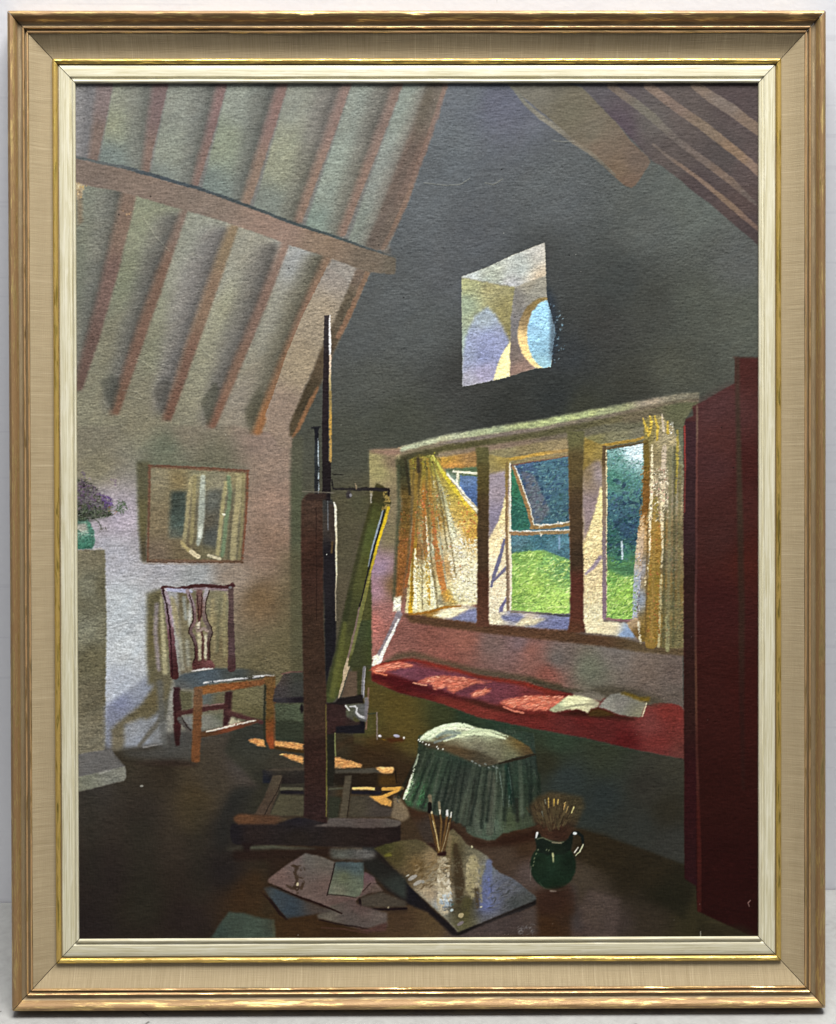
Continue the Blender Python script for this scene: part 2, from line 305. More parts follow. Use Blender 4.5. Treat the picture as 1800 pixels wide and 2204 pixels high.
dabs(S('1112 1010 1222 990 1222 1110 1150 1115'),40,[(50,70,96),(96,134,140),(70,104,96),(56,78,112)],15,6,-40,30,h=.3,op=.5)
dabs(S('1101 1040 1112 1050 1138 1128 1138 1138 1101 1138'),50,[(40,92,80),(80,140,110),(60,120,90)],6,2.5,-40,30,h=.4)
stroke(S('1104 1002 1118 1040 1136 1092 1146 1130'),[6,8,8,8],(150,120,80),f=.8)
stroke(S('1108 1000 1122 1038 1140 1088 1149 1128'),2,(238,228,200),f=.8,h=.5)
stroke(S('1144 1134 1180 1132 1226 1126'),8,(150,122,78),f=.8)
stroke(S('1150 1128 1185 1128 1226 1121'),2.2,(236,228,206),f=.8,h=.5)
fill(S('1100 1152 1226 1148 1226 1200 1100 1190'),[(1120,1170,92,124,136),(1160,1165,72,116,130),(1205,1175,80,118,132),(1130,1190,64,110,100)],f=1,tex=.12)
dabs(S('1100 1152 1226 1148 1226 1190 1100 1185'),90,[(70,112,124),(60,100,96),(110,150,160),(60,96,120)],8,2.5,-30,30,h=.4)
fill(S('1100 1190 1130 1184 1170 1183 1228 1204 1228 1322 1100 1316'),[(1110,1195,130,176,92),(1150,1196,146,186,96),(1190,1205,120,166,98),(1220,1225,104,150,96),(1150,1260,164,200,96),(1200,1290,172,206,104),(1110,1290,140,180,90)],f=1,wob=1,tex=.09)
GR=[(164,200,96),(184,212,118),(128,168,84),(204,226,146),(84,126,66),(156,192,98)]
dabs(S('1101 1190 1140 1184 1228 1208 1228 1316 1101 1310'),260,lambda x,y:GR[RNG.integers(6)] if (y-1184)>(x-1150)*.30-6 else [(70,116,90),(96,150,100)][RNG.integers(2)],9,2.6,28,26,h=.5)
dabs(S('1101 1192 1140 1186 1228 1208 1228 1316 1101 1310'),420,lambda x,y:[(176,208,104),(196,220,128),(138,176,86),(112,150,76),(210,230,150)][RNG.integers(5)],13,3,-32,16,h=.5,op=.75)
stroke(S('1205 1153 1204 1180'),4,(120,150,176),f=1)
stroke(S('1096 1146 1150 1146 1226 1142'),9,[(1100,1146,150,120,86),(1200,1144,150,128,92)],f=.8)
stroke(S('1097 1141 1150 1142 1226 1138'),2.4,(246,240,220),f=.7,h=.6)
dabs(S('1158 1128 1168 1128 1168 1152 1160 1152'),8,[(246,238,214)],6,3,80,h=.8)
dabs(S('1200 1118 1212 1120 1212 1128 1200 1126'),6,[(246,238,214)],6,3,20,h=.8)
# jamb between first mullion and the middle pane
J1=S('1050 975 1096 985 1096 1325 1052 1340')
fill(J1,[(1065,995,142,128,78),(1080,985,164,142,76),(1065,1040,152,142,148),(1080,1080,150,138,150),(1062,1120,132,126,142),(1085,1130,222,204,156),(1080,1200,220,200,160),(1065,1240,214,194,164),(1080,1300,214,196,166)],f=1,wob=.8,tex=.06)
fill(S('1052 1020 1086 1010 1087 1060 1072 1120 1054 1150'),[(1070,1050,154,142,150),(1062,1120,136,128,146)],f=2,tex=.05)
fill(S('1087 1062 1094 1065 1094 1340 1052 1345 1052 1160 1074 1118'),[(1085,1090,232,214,160),(1080,1160,226,208,166),(1070,1230,228,212,180),(1075,1320,230,218,188)],f=1,tex=.07,amp=1.3)
dabs(S('1056 1170 1090 1080 1088 1330 1056 1340'),170,[(240,226,184),(216,196,150),(196,176,140),(236,220,190)],6,2.6,-40,40,h=.45)

stroke(S('1086 1160 1075 1200 1062 1240 1056 1262'),[6,8,7,5],(112,110,136),f=1.2); stroke(S('1088 1222 1070 1240 1058 1252'),[7,6,4],(116,112,136),f=1.2)
stroke(S('1090 1288 1080 1305 1076 1325'),[6,8,9],(120,116,150),f=1.5)
stroke(S('1090 993 1090 1150 1093 1318'),6,[(1090,1000,132,112,66),(1090,1100,146,118,84),(1092,1250,132,112,92)],f=.8)
stroke(S('1097 995 1098 1140'),3.6,(240,232,200),f=.8,h=.5)
stroke(S('1097 1150 1099 1230 1099 1318'),4.5,(228,218,192),f=.8,h=.4)
dabs(S('1078 1140 1088 1140 1088 1165 1078 1165'),10,[(246,236,214)],5,3,80,h=.8)
# sill of the middle pane
fill(S('1052 1320 1100 1314 1228 1323 1228 1356 1140 1350 1052 1343'),[(1070,1332,222,210,176),(1110,1326,128,130,160),(1140,1335,206,190,164),(1180,1342,122,126,160),(1215,1340,120,124,158),(1130,1345,226,214,184)],f=1,tex=.06,wob=.8)
fill(S('1078 1324 1130 1326 1118 1338 1082 1334'),(120,124,156),f=1.5); fill(S('1150 1330 1228 1332 1226 1356 1142 1350 1128 1346'),[(1160,1342,128,130,160),(1210,1344,116,120,156)],f=1.5,tex=.07)
fill(S('1128 1330 1178 1330 1150 1346 1108 1347'),(220,206,170),f=1.5,tex=.08)
stroke(S('1100 1316 1160 1320 1228 1326'),4.5,[(1110,1317,140,130,116),(1220,1326,74,76,78)],f=1)
# jamb between second mullion and right pane
J2=S('1254 938 1298 956 1300 1346 1256 1356')
fill(J2,[(1270,960,146,122,52),(1285,975,150,130,70),(1262,1000,136,114,56),(1280,1020,152,138,138),(1268,1080,142,126,128),(1285,1090,206,190,130),(1275,1180,214,196,140),(1270,1250,206,184,146),(1275,1330,218,204,166)],f=1,wob=.8,tex=.07)
fill(S('1257 1010 1280 990 1295 988 1295 1048 1284 1090 1268 1140 1256 1170'),[(1270,1020,140,120,84),(1285,1020,156,142,148),(1266,1090,146,128,128)],f=3,tex=.06)
fill(S('1294 1044 1298 1048 1298 1350 1258 1356 1257 1190 1265 1150 1280 1105'),[(1290,1080,234,218,154),(1280,1150,226,208,158),(1270,1260,214,196,154),(1275,1330,230,218,178)],f=1,tex=.08,amp=1.4)
dabs(S('1258 1180 1294 1060 1296 1345 1260 1350'),260,[(232,216,160),(214,196,150),(190,168,120),(240,228,180)],6,2.6,-40,40,h=.45)
stroke(S('1294 1198 1278 1220 1262 1234'),[9,8,5],(148,134,150),f=2,op=.9)
stroke(S('1301 960 1301 1040 1302 1200 1302 1330'),8,[(1301,970,96,78,52),(1301,1060,142,122,98),(1302,1200,132,118,122),(1302,1320,138,116,124)],f=.8)
stroke(S('1306 966 1307 1100 1308 1325'),2.6,[(1306,1000,214,200,160),(1308,1250,224,206,170)],f=.7,h=.3,dry=.2)
G3=S('1308 966 1390 952 1384 1100 1376 1250 1370 1332 1308 1334')
fill(G3,[(1325,990,110,152,148),(1365,972,200,218,224),(1320,1030,80,132,112),(1350,1050,86,134,126),(1330,1090,66,100,116),(1350,1140,52,78,104),(1320,1150,56,104,96),(1340,1190,60,110,96),(1330,1230,120,172,84),(1350,1280,160,202,90),(1360,1230,96,140,80)],f=0,wob=.8,tex=.1,amp=1.5)
dabs(S('1309 968 1388 955 1382 1100 1374 1225 1309 1215'),620,lambda x,y: garden(x,y) or (90,140,90),7,3,-25,40,h=.5)
dabs(S('1312 1030 1384 1020 1376 1210 1312 1205'),46,[(36,54,80),(44,84,84),(90,130,120),(60,84,112),(34,48,66)],16,7,-40,30,h=.3,op=.55)
fill(S('1356 960 1388 954 1386 974 1366 972'),(206,222,228),f=3,op=.35)
dabs(S('1309 1225 1340 1235 1372 1228 1370 1330 1309 1330'),300,GR,12,3,-38,22,h=.5)
fill(S('1308 1212 1375 1218 1372 1238 1340 1240 1308 1224'),(66,110,84),f=3,op=.7)
stroke(S('1340 1165 1341 1202'),4,(176,196,204),f=1)
stroke(S('1308 1332 1340 1336 1376 1338'),5,(138,104,104),f=1)
fill(S('1258 1342 1300 1338 1362 1342 1366 1372 1300 1366 1262 1362'),[(1280,1355,226,212,172),(1320,1352,214,200,164),(1355,1362,140,160,190)],f=1,tex=.06)
fill(S('1348 1356 1364 1350 1368 1374 1330 1368'),(140,160,190),f=1.5)

# pane behind the left curtain: casement seen through the gap
fill(S('958 1005 1030 1002 1032 1105 1020 1100 958 1020'),[(975,1008,84,96,66),(1000,1002,88,110,78),(970,1030,150,170,160)],f=1)
fill(S('988 1020 1030 1024 1030 1095 1010 1085 988 1050'),[(1005,1030,104,130,168),(1010,1060,86,112,160),(1022,1085,76,104,150)],f=.5,tex=.09)
stroke(S('975 1012 1000 1014 1030 1017'),5,(226,222,196),f=1,h=.4); stroke(S('984 1014 982 1040'),5,(220,214,190),f=1,h=.4)
stroke(S('964 1026 985 1050 1005 1075 1028 1100'),[4,7,8,7],(232,226,200),f=.9,h=.5); stroke(S('972 1036 1000 1068 1025 1092'),1.6,(150,136,104),f=.8)

# left curtain
CL=S('878 988 900 975 938 978 952 1004 980 1048 1028 1106 1030 1140 1030 1300 1000 1308 985 1300 950 1315 905 1325 870 1318 884 1180 886 1080')
fill(S('850 985 880 985 885 1060 878 1200 862 1290 848 1300 850 1200 862 1080'),[(862,1000,62,62,42),(875,1100,104,82,40),(860,1200,134,88,44),(860,1280,140,88,46)],f=3,tex=.12)
stroke(S('855 1000 856 1100 850 1200 846 1290'),7,(66,72,52),f=3,op=.7)
fill(CL,[(890,1000,120,100,46),(920,1000,150,140,60),(890,1080,132,104,56),(900,1180,132,92,50),(920,1060,150,118,54),(905,1240,196,178,120),(925,1270,222,216,170),(950,1060,170,160,110),(945,1120,150,120,60),
 (970,1050,186,166,62),(1000,1100,200,168,80),(1015,1150,196,150,70),(975,1150,214,208,176),(955,1220,184,146,92),(990,1200,232,226,192),(1010,1260,224,218,184),(970,1290,214,206,160),(930,1180,190,190,160)],f=1,wob=1.4,tex=.09,amp=1.5)
def fold(s,w,c,d=.1,h=.35,op=.9): stroke(S(s),w,c,f=1,dry=d,h=h,op=op,wob=1.4)
fold('905 985 898 1050 893 1150 886 1250 882 1320',[6,8,8,8,10],[(900,1000,100,84,44),(895,1100,150,120,60),(886,1250,190,140,30),(882,1310,206,160,30)],0)
fold('897 1000 890 1080 885 1180 872 1260',[5,6,6,7],[(890,1050,136,110,50),(885,1180,150,92,44),(872,1260,160,96,50)],0)
fold('912 985 910 1060 912 1140 918 1220 922 1300',[5,9,10,9,6],[(912,1000,146,128,52),(912,1080,172,110,50),(914,1150,140,100,56),(920,1250,200,160,60)],.1)
fold('918 985 925 1060 932 1140 946 1230 958 1290',[4,7,9,14,14],[(920,1010,150,120,48),(928,1080,162,120,60),(936,1150,176,110,58),(950,1230,190,120,60),(958,1285,206,130,60)],.05,.5)
fold('924 980 945 1040 962 1100 975 1150',[4,8,12,14],[(930,1000,170,168,80),(950,1060,170,168,130),(970,1130,210,210,180)],.15,.6)
fold('930 978 955 1020 985 1060 1015 1100 1028 1120',[4,8,9,9,7],[(935,990,190,190,90),(965,1035,214,196,60),(1000,1080,226,200,70),(1020,1110,200,170,80)],.05,.6)
fold('914 1110 920 1180 928 1250 936 1308',[2,4,5,6],(240,236,200),.1,.7)
fold('892 1180 890 1240 894 1310',[3,5,6],(236,230,196),.1,.6); fold('884 1120 880 1160',[2,3],(176,150,120),.2)
fold('940 1110 950 1180 960 1260',[3,4,3],(150,150,130),.3,.4,.7)
dabs(S('890 1200 926 1200 942 1310 886 1318'),260,[(246,242,210),(228,226,190),(238,232,190),(150,146,106),(232,222,170)],7,3,70,30,h=.7)
dabs(S('958 1140 1026 1160 1028 1296 975 1290'),520,[(246,242,210),(238,232,200),(214,210,184),(240,234,196),(170,156,120),(228,226,216)],7,3,45,40,h=.7)
dabs(S('985 1060 1026 1110 1027 1170 985 1130'),130,[(214,180,80),(226,196,90),(196,140,60),(206,120,70),(180,150,90)],7,3,60,40,h=.5)
dabs(S('925 1020 960 1050 985 1150 950 1140'),160,[(170,170,130),(206,200,160),(140,130,90),(190,170,110),(150,150,140)],6,2.6,60,30,h=.5)
dabs(S('896 1050 945 1060 955 1220 896 1200'),230,[(176,116,56),(150,110,60),(196,150,80),(160,160,120),(200,110,70),(140,120,70)],7,3,80,25,h=.5)
dabs(S('856 1080 880 1080 880 1300 852 1300'),120,[(150,96,50),(120,84,40),(170,100,60),(96,70,40)],7,2.4,85,20,h=.4)
for q,w in (('888 1180 884 1300',4),('932 1230 940 1308',5),('906 1180 908 1310',3),('948 1050 960 1110 972 1180 980 1240',3),('903 985 899 1060 893 1150',4),('914 985 918 1080 924 1160 930 1240',4),('930 990 944 1060 955 1130 962 1180',4),('890 1000 882 1120 874 1230',5),('922 985 930 1040',3)): stroke(S(q),w,(98,82,48),f=1.6,op=.6,wob=1.5,dry=.1)
for x,y in ((893,1100),(897,1145),(1008,1142),(990,1218),(928,1100),(932,1170),(968,1175),(1012,1118),(905,1075),(950,1210)): dab(x,y,7,5,1,(196,116,76),.6,.3)
dabs(S('880 982 935 972 950 990 920 1005 884 1010'),70,[(120,124,60),(150,150,64),(96,92,44),(176,160,56),(70,66,40)],8,2.6,60,40,h=.4)
dab(933,973,9,4,-1,(196,186,60),.9,.5)
stroke(S('870 985 874 1010 880 1060'),5,(54,50,34),f=2); stroke(S('898 985 899 1012'),7,(66,56,40),f=2); stroke(S('884 982 912 976 940 974'),4,(76,72,42),f=2)
fill(S('942 1280 965 1265 975 1290 985 1298 960 1310 940 1300'),[(960,1280,206,160,60),(945,1290,130,130,120)],f=2,op=.8,tex=.12)
stroke(S('962 1018 985 1046 1005 1071 1028 1096'),[4,6,7,6],(232,226,200),f=.9,h=.5); stroke(S('970 1032 1000 1066 1025 1090'),1.6,(150,136,104),f=.8)
# curtain hem, first sill
fill(S('848 1325 885 1320 905 1322 1028 1308 1028 1342 960 1335 900 1330'),(110,76,56),f=1.5)
fill(S('905 1324 955 1306 1000 1300 1026 1308 1024 1340 930 1332'),[(930,1326,150,112,50),(960,1318,232,220,180),(990,1312,222,204,164),(1000,1328,128,130,160),(970,1332,150,140,150)],f=1,tex=.07)
fill(S('928 1327 965 1310 1010 1310 990 1318 970 1330'),(234,224,186),f=1.2,tex=.07)
fill(S('1010 1312 1026 1310 1026 1340 968 1334'),(126,130,162),f=1.5,tex=.06)
stroke(S('880 1322 920 1318 960 1306 990 1304'),[3,6,6,3],(160,110,40),f=1.2)
fill(S('846 1285 862 1282 860 1315 844 1316'),(232,228,200),f=1,tex=.08,amp=1.4)
dabs(S('846 1285 862 1282 860 1315 844 1316'),14,[(244,240,216),(206,204,190)],6,3,80,h=.8)
# dark shadow band under the sills, painted as part of the picture
fill(S('872 1322 960 1334 1025 1341 1060 1344 1140 1352 1225 1358 1262 1366 1330 1372 1400 1388 1478 1396 1478 1412 1380 1404 1300 1392 1180 1378 1060 1364 960 1352 880 1338'),[(900,1330,92,66,46),(1000,1348,88,62,44),(1130,1362,92,64,46),(1250,1375,84,60,42),(1400,1396,92,76,54)],f=2.5,tex=.06)

# mullions
strip([(1023,1052,960),(1026,1052,1000),(1027,1051,1150),(1026,1050,1300),(1026,1054,1348)],[(1038,970,92,88,52),(1038,1020,88,78,44),(1038,1100,76,60,40),(1038,1200,70,54,38),(1038,1260,78,50,36),(1038,1330,94,60,46)],f=1,wob=1.4,tex=.07,amp=.8)
strip([(1220,1258,925),(1223,1256,960),(1226,1254,1100),(1229,1257,1250),(1229,1257,1330),(1222,1262,1362)],[(1238,935,100,98,60),(1238,990,92,78,48),(1240,1100,76,60,42),(1242,1200,66,52,38),(1243,1260,84,46,36),(1243,1320,92,52,40),(1243,1355,88,56,40)],f=1,wob=1.4,tex=.07,amp=.8)

# right curtain
CR=S('1386 905 1400 892 1420 890 1450 915 1468 960 1476 1010 1476 1396 1440 1395 1378 1380 1374 1340 1384 1200 1392 1060 1390 960')
fill(CR,[(1395,930,140,126,60),(1430,940,170,156,120),(1395,1000,116,88,40),(1392,1080,128,92,46),(1385,1150,190,160,120),(1380,1230,150,150,156),(1375,1290,150,160,176),(1405,1000,160,150,120),(1425,1040,166,154,128),
 (1410,1100,160,140,92),(1415,1150,170,124,52),(1410,1250,162,122,46),(1410,1330,150,116,52),(1440,1080,150,142,120),(1435,1200,118,108,84),(1440,1300,112,108,76),(1460,1000,112,112,88),(1462,1150,108,98,72),(1465,1280,112,92,52),(1450,1370,104,96,64),(1390,1370,120,96,44)],f=1,wob=1.6,tex=.09,amp=1.6)
fold('1392 950 1394 1020 1390 1090 1380 1150',[12,14,14,8],[(1393,970,112,92,40),(1390,1080,124,84,38)],0,.3)
fold('1405 955 1406 1040 1400 1120 1402 1200 1390 1260',[4,7,7,5,4],(230,216,180),.15,.8)
fold('1384 1110 1378 1180 1372 1260 1368 1330',[10,16,16,10],[(1382,1120,204,176,136),(1376,1190,196,170,140),(1372,1260,160,168,186),(1368,1330,150,160,180)],.1,.6)
fold('1412 1070 1414 1180 1408 1290 1404 1385',[10,24,28,26],[(1412,1080,144,128,66),(1414,1150,160,122,56),(1410,1260,148,120,52),(1406,1350,142,112,52)],0,.4)
fold('1432 960 1428 1060 1428 1180 1424 1290 1420 1392',[10,12,4,5,6],[(1432,980,186,170,148),(1428,1100,220,206,170),(1422,1330,184,172,128)],.1,.8)
fold('1378 1340 1380 1385',[4,4],(200,186,150),.2,.5); fold('1438 1330 1440 1398',[9,9],(150,146,104),.1,.3)
fold('1461 925 1460 1000 1456 1060',[5,6,5],(170,150,60),.1,.4,.8)
dabs(S('1400 1010 1445 1000 1445 1120 1400 1120'),210,[(232,220,190),(206,190,160),(120,112,90),(170,150,120),(190,150,130),(96,90,70),(240,230,200)],7,3,-40,45,h=.8)
dabs(S('1382 1000 1402 1000 1398 1140 1376 1140'),120,[(96,70,34),(150,104,50),(120,86,40),(170,120,60)],7,3,-35,30,h=.7)
dabs(S('1398 1130 1424 1130 1422 1385 1394 1380'),240,[(160,126,56),(138,108,50),(178,136,66),(168,98,58),(120,108,50)],7,3,60,40,h=.5)
for q,w,c in (('1446 960 1444 1100 1442 1250 1440 1390',7,(128,122,88)),('1455 960 1454 1120 1452 1390',5,(88,86,58)),('1466 1000 1464 1200 1462 1390',6,(116,108,72)),('1434 1100 1432 1250 1430 1390',5,(92,88,58)),('1396 1130 1394 1250 1392 1370',4,(104,82,44)),('1410 1100 1408 1250 1404 1380',6,(158,128,66))): stroke(S(q),w,c,f=1.6,op=.75,wob=1.2)
dabs(S('1426 1120 1476 1000 1476 1390 1426 1390'),240,[(120,112,86),(96,100,76),(130,110,76),(150,104,74),(130,130,100),(90,96,80),(84,104,88)],7,2.6,-50,40,h=.5,op=.55)
dabs(S('1368 1190 1384 1190 1378 1330 1364 1330'),90,[(150,160,184),(190,190,196),(206,186,156)],6,2.6,-40,40,h=.5)
for s in ('1386 898 1394 925','1400 892 1404 905 1402 930','1411 893 1418 920 1416 945','1439 905 1440 930','1396 918 1398 935'): stroke(S(s),[3,6,4][:len(S(s))] if len(S(s))==3 else [3,6],(206,176,66),f=1,h=.5)
stroke(S('1427 890 1430 925'),[4,6],(190,176,150),f=1,h=.5); dabs(S('1446 905 1452 905 1446 940 1440 940'),16,[(240,240,230)],5,2,-50,h=.6)
fill(S('1350 1342 1370 1328 1380 1340 1378 1380 1360 1358'),[(1362,1340,196,170,136),(1372,1362,120,92,50)],f=1.2,tex=.09)
stroke(S('1376 1340 1379 1382'),4,(204,196,170),f=1,dry=.2,h=.5)

# white strip of light falling down the reveal on to the seat
stroke(T(540,1260,'1270 240 1230 340 1150 500 1090 610 1050 690'),[14,13,11,10,8],(136,134,142),f=2,op=.8)
stroke(T(540,1260,'1265 290 1200 430 1150 530 1105 640 1090 680'),[3,6,7,8,9],(232,230,214),f=1,h=.6)
fill(T(540,1260,'1060 600 1090 595 1100 640 1060 700 1030 690'),(234,230,206),f=1,tex=.06); dabs(T(540,1260,'1050 600 1130 610 1110 680 1035 690'),20,[(244,240,220)],8,3,-60,h=.7)

# ---- bench panel, dark floor
FL=[(200,1700,60,54,48),(300,1750,54,46,38),(420,1720,74,60,38),(450,1680,72,62,48),(420,1640,72,62,48),(520,1650,74,66,60),(380,1590,78,76,72),(350,1660,56,46,34),(250,1640,62,54,40),(560,1700,74,64,56),(500,1800,48,42,36),(480,1880,40,34,32),(220,1900,44,36,32),
 (300,1950,44,38,28),(180,2000,40,32,30),(400,1990,44,34,30),(530,1930,64,42,22),(560,1990,66,46,22),(650,2000,62,40,20),(720,1990,60,38,18),(860,1990,76,54,34),(600,1850,56,38,24),(930,1990,90,68,40),(1000,2010,70,58,56),
 (800,1600,64,46,24),(830,1640,60,40,22),(760,1570,78,68,36),(850,1560,84,70,34),(1130,1830,68,46,28),(1090,1850,78,60,46),(1140,1880,88,72,66),(1100,1780,60,36,20),(1180,2000,66,40,20),(1200,1960,56,36,24),(1250,1900,72,60,46),(1300,1830,48,38,22),(1350,1900,44,36,22),(1420,1930,36,32,20),(1500,1990,52,46,26),(1550,2010,58,50,30),(1330,1990,64,52,46),(1290,1950,72,60,48),(1400,1980,56,46,34)]
fill(S('150 1620 230 1600 400 1570 640 1560 760 1590 850 1640 1000 1700 1260 1775 1480 1860 1700 1900 1700 2060 140 2060'),FL,f=4,tex=.05,amp=.32)
fill(S('560 1540 650 1540 800 1600 900 1640 860 1700 560 1700 480 1620 500 1560'),[(560,1580,58,58,50),(600,1560,48,52,34),(700,1620,58,50,34),(800,1640,62,44,22),(620,1640,66,60,48)],f=5,tex=.05)
fill(T(780,1260,'-40 690 60 700 70 820 300 920 500 970 700 1030 1000 1140 1300 1200 1440 1230 1736 1290')+S('1260 1590 1350 1612 1478 1637 1478 1868 1390 1835 1255 1790 1150 1760 1000 1700 880 1650 760 1600 756 1420'),[(790,1430,64,66,34),(800,1500,84,72,36),(850,1520,88,74,34),(870,1580,90,76,36),(960,1540,56,60,36),(1000,1540,44,58,42),(1080,1560,44,60,46),(1200,1600,52,66,50),(1300,1630,54,60,44),
 (1220,1680,48,58,56),(1300,1720,44,52,50),(1400,1700,52,50,42),(1450,1640,60,58,46),(1380,1780,50,52,46),(1450,1820,54,54,48),(1440,1750,50,46,34),(1180,1640,48,48,32),(830,1600,78,64,32),(780,1560,80,78,42)],f=2.5,tex=.05,amp=.45)
fill(S('1240 1785 1300 1800 1380 1835 1478 1868 1500 1900 1480 1990 1400 1930 1300 1880 1230 1850'),[(1300,1820,48,38,22),(1400,1880,44,36,22),(1450,1940,34,32,20)],f=6,op=.8,tex=.07)
fill(S('760 1600 830 1600 900 1640 870 1700 760 1640'),(60,42,24),f=8,op=.8)
stroke(S('840 1600 760 1590 720 1610'),12,(70,46,26),f=8,op=.5)
for x,y,w in ((300,1900,60),(190,1830,30),(420,1860,40),(560,1900,50)): stroke([(x,y-110),(x+6,y+60)],w,(46,44,34),f=20,op=.4)
stroke(S('400 1650 410 1770'),40,(82,66,40),f=22,op=.4)
fill(S('1270 1920 1340 1940 1330 2030 1232 2030 1232 1990'),[(1260,2010,78,62,60),(1280,1990,84,68,60)],f=5,op=.7,tex=.07)
stroke(S('1232 1920 1245 2000'),20,(64,56,54),f=8,op=.7)

# ---- seat cushion
CU=T(780,1260,'70 700 150 670 260 645 420 628 650 685 850 735 1000 775 1400 835 1440 850')+S('1227 1492 1280 1500 1395 1520 1420 1515 1450 1516 1470 1522 1478 1535 1478 1638 1350 1612 1260 1590')+T(780,1260,'1736 1290 1440 1232 1300 1202 1000 1142 700 1032 500 972 300 922 70 822')
fill(CU,[(800,1440,190,90,70),(850,1425,160,60,44),(880,1435,110,58,66),(930,1450,130,56,50),(980,1450,130,50,38),(1040,1465,124,46,34),(1150,1480,128,46,34),(800,1458,84,26,22),(860,1480,80,24,22),(920,1495,88,28,26),(960,1510,110,44,36),(1040,1530,120,50,42),(1100,1560,104,40,36),
 (1150,1555,108,40,36),(1220,1560,100,42,40),(1300,1585,92,36,34),(1400,1560,116,58,54),(1440,1535,120,48,42),(1420,1610,112,46,42),(1470,1620,104,52,46),(1350,1600,88,26,26),(1250,1540,92,32,30)],f=1,wob=1,tex=.06,amp=.7)
fill(T(780,1260,'60 770 250 770 420 800 560 850 700 910 820 950 980 980 1130 1020 1240 1060 1400 1110 1600 1110 1600 1150 1380 1130 1100 1070 900 1010 700 960 500 930 300 880 80 800'),[(850,1465,78,22,24),(950,1490,80,28,30),(1050,1515,70,34,26),(1150,1535,90,34,28)],f=3,tex=.07)
fill(T(780,1260,'170 740 330 700 560 710 800 750 1000 800 1300 850 1500 900 1600 950 1400 960 1250 1010 1150 1030 1000 990 850 960 700 910 520 850 300 780'),[(850,1445,116,66,78),(950,1460,112,58,68),(1080,1480,112,58,66),(1150,1495,110,48,48)],f=3,tex=.07)
SAL=[(222,140,112),(208,122,98),(190,104,84),(232,158,130),(172,84,68)]
def sal(s,n,ang,ln=16): 
    P=T(780,1260,s); fill(P,(206,112,86),f=2.5,wob=3,tex=.1,op=.95); dabs(P,n,SAL,ln,3,ang,14,h=.5)
sal('80 720 130 690 300 660 420 680 400 700 250 715 150 745 100 745',70,-8,20)
sal('460 840 560 790 740 780 900 800 1100 835 950 850 850 900 780 930 740 910 720 880 620 900 590 850 500 840',110,-4)
sal('930 940 1000 900 1110 895 1060 940 960 970',36,-18)
sal('1190 1010 1300 970 1450 955 1736 965 1700 1040 1600 1085 1480 1090 1300 1060',130,-10)
stroke(T(780,1260,'430 840 500 855 550 862'),3,(226,150,120),f=1,h=.5); stroke(T(780,1260,'1220 1050 1300 1085 1390 1105'),4,(206,120,96),f=1,h=.5); stroke(T(780,1260,'85 730 110 755 200 775'),3,(214,120,90),f=1,h=.5)
stroke(T(780,1260,'150 680 260 652 420 635 650 690 850 740 1000 782 1400 842 1500 880'),[3,5,8,8,7,7,7,5],(132,44,34),f=2,op=.8)
stroke(T(780,1260,'200 650 300 610 430 590 650 650 850 705 1000 745 1400 805 1700 870'),[4,14,14,10,12,14,14,10],(70,66,46),f=5,op=.65)
stroke(T(1140,1240,'0 890 150 950 330 985 450 1000'),[8,10,10,8],(60,58,42),f=4,op=.75)
# ---- open book on the cushion
fill(T(1140,1240,'500 970 700 950 900 980 1060 1030 1200 1100 1020 1130 900 1060 640 1050'),(72,66,52),f=5,op=.8)
fill(T(1140,1240,'170 1160 300 1190 430 1150 520 1190 600 1150 760 1200 950 1230 900 1250 700 1240 500 1225 300 1210'),(50,26,18),f=3,op=.8)
fill(T(1140,1240,'370 1010 560 1000 660 1040 620 1090 400 1060'),(120,112,98),f=1.5)
fill(T(1140,1240,'170 1165 330 1035 400 1030 540 1060 615 1100 590 1140 540 1150 510 1190 430 1150 300 1165 230 1180'),[(1200,1525,170,176,140),(1225,1510,222,222,176),(1260,1512,232,230,184),(1270,1525,190,184,150),(1290,1520,150,140,120)],f=1,tex=.05)
stroke(T(1140,1240,'230 1160 400 1120 560 1110'),4,(128,124,100),f=2,op=.7)
fill(T(1140,1240,'595 1140 640 1080 700 1030 770 1010 880 1040 1010 1100 975 1220 940 1222 860 1215 740 1185 640 1145'),[(1310,1510,150,148,138),(1340,1515,130,126,120),(1360,1530,120,118,104),(1370,1540,124,120,96),(1330,1500,120,118,108)],f=1,tex=.06)
fill(T(1140,1240,'780 1010 850 1008 950 1050 1050 1050 1040 1090 960 1085 880 1050'),(112,92,34),f=2)
stroke(T(1140,1240,'1015 1100 985 1215'),2.5,(200,190,160),f=1)
fill(T(1140,1240,'510 1190 540 1155 600 1150 760 1200 640 1215 520 1215'),(70,50,24),f=1.5)

# ---- wardrobe
WD=T(1220,700,'1460 270 1900 270 1900 900 1460 900 1460 490')+[]
fill(T(1220,700,'1460 268 1900 265 1900 5400')+S('1700 2060 1600 2012 1505 1968 1502 1912 1477 1897 1476 1700 1475 1200 1474 920')+T(1220,700,'1030 800 1100 770 1090 690 1150 662 1240 615 1330 560 1430 505 1460 490'),[(1615,790,74,34,30),(1560,880,84,46,44),(1610,1000,70,28,24),(1540,1000,78,40,38),(1550,1150,70,34,30),(1620,1200,76,28,20),(1540,1300,64,24,22),(1530,1500,60,22,18),(1620,1500,62,20,16),(1550,1700,52,18,14),(1550,1900,46,14,12),(1610,2000,44,14,12)],f=1,wob=.6,tex=.05,amp=.28)
fill(T(1220,700,'1140 665 1460 490 1480 1300 1140 1300'),[(1530,880,80,46,46),(1560,940,84,42,38),(1520,1000,76,40,40)],f=10,op=.7)
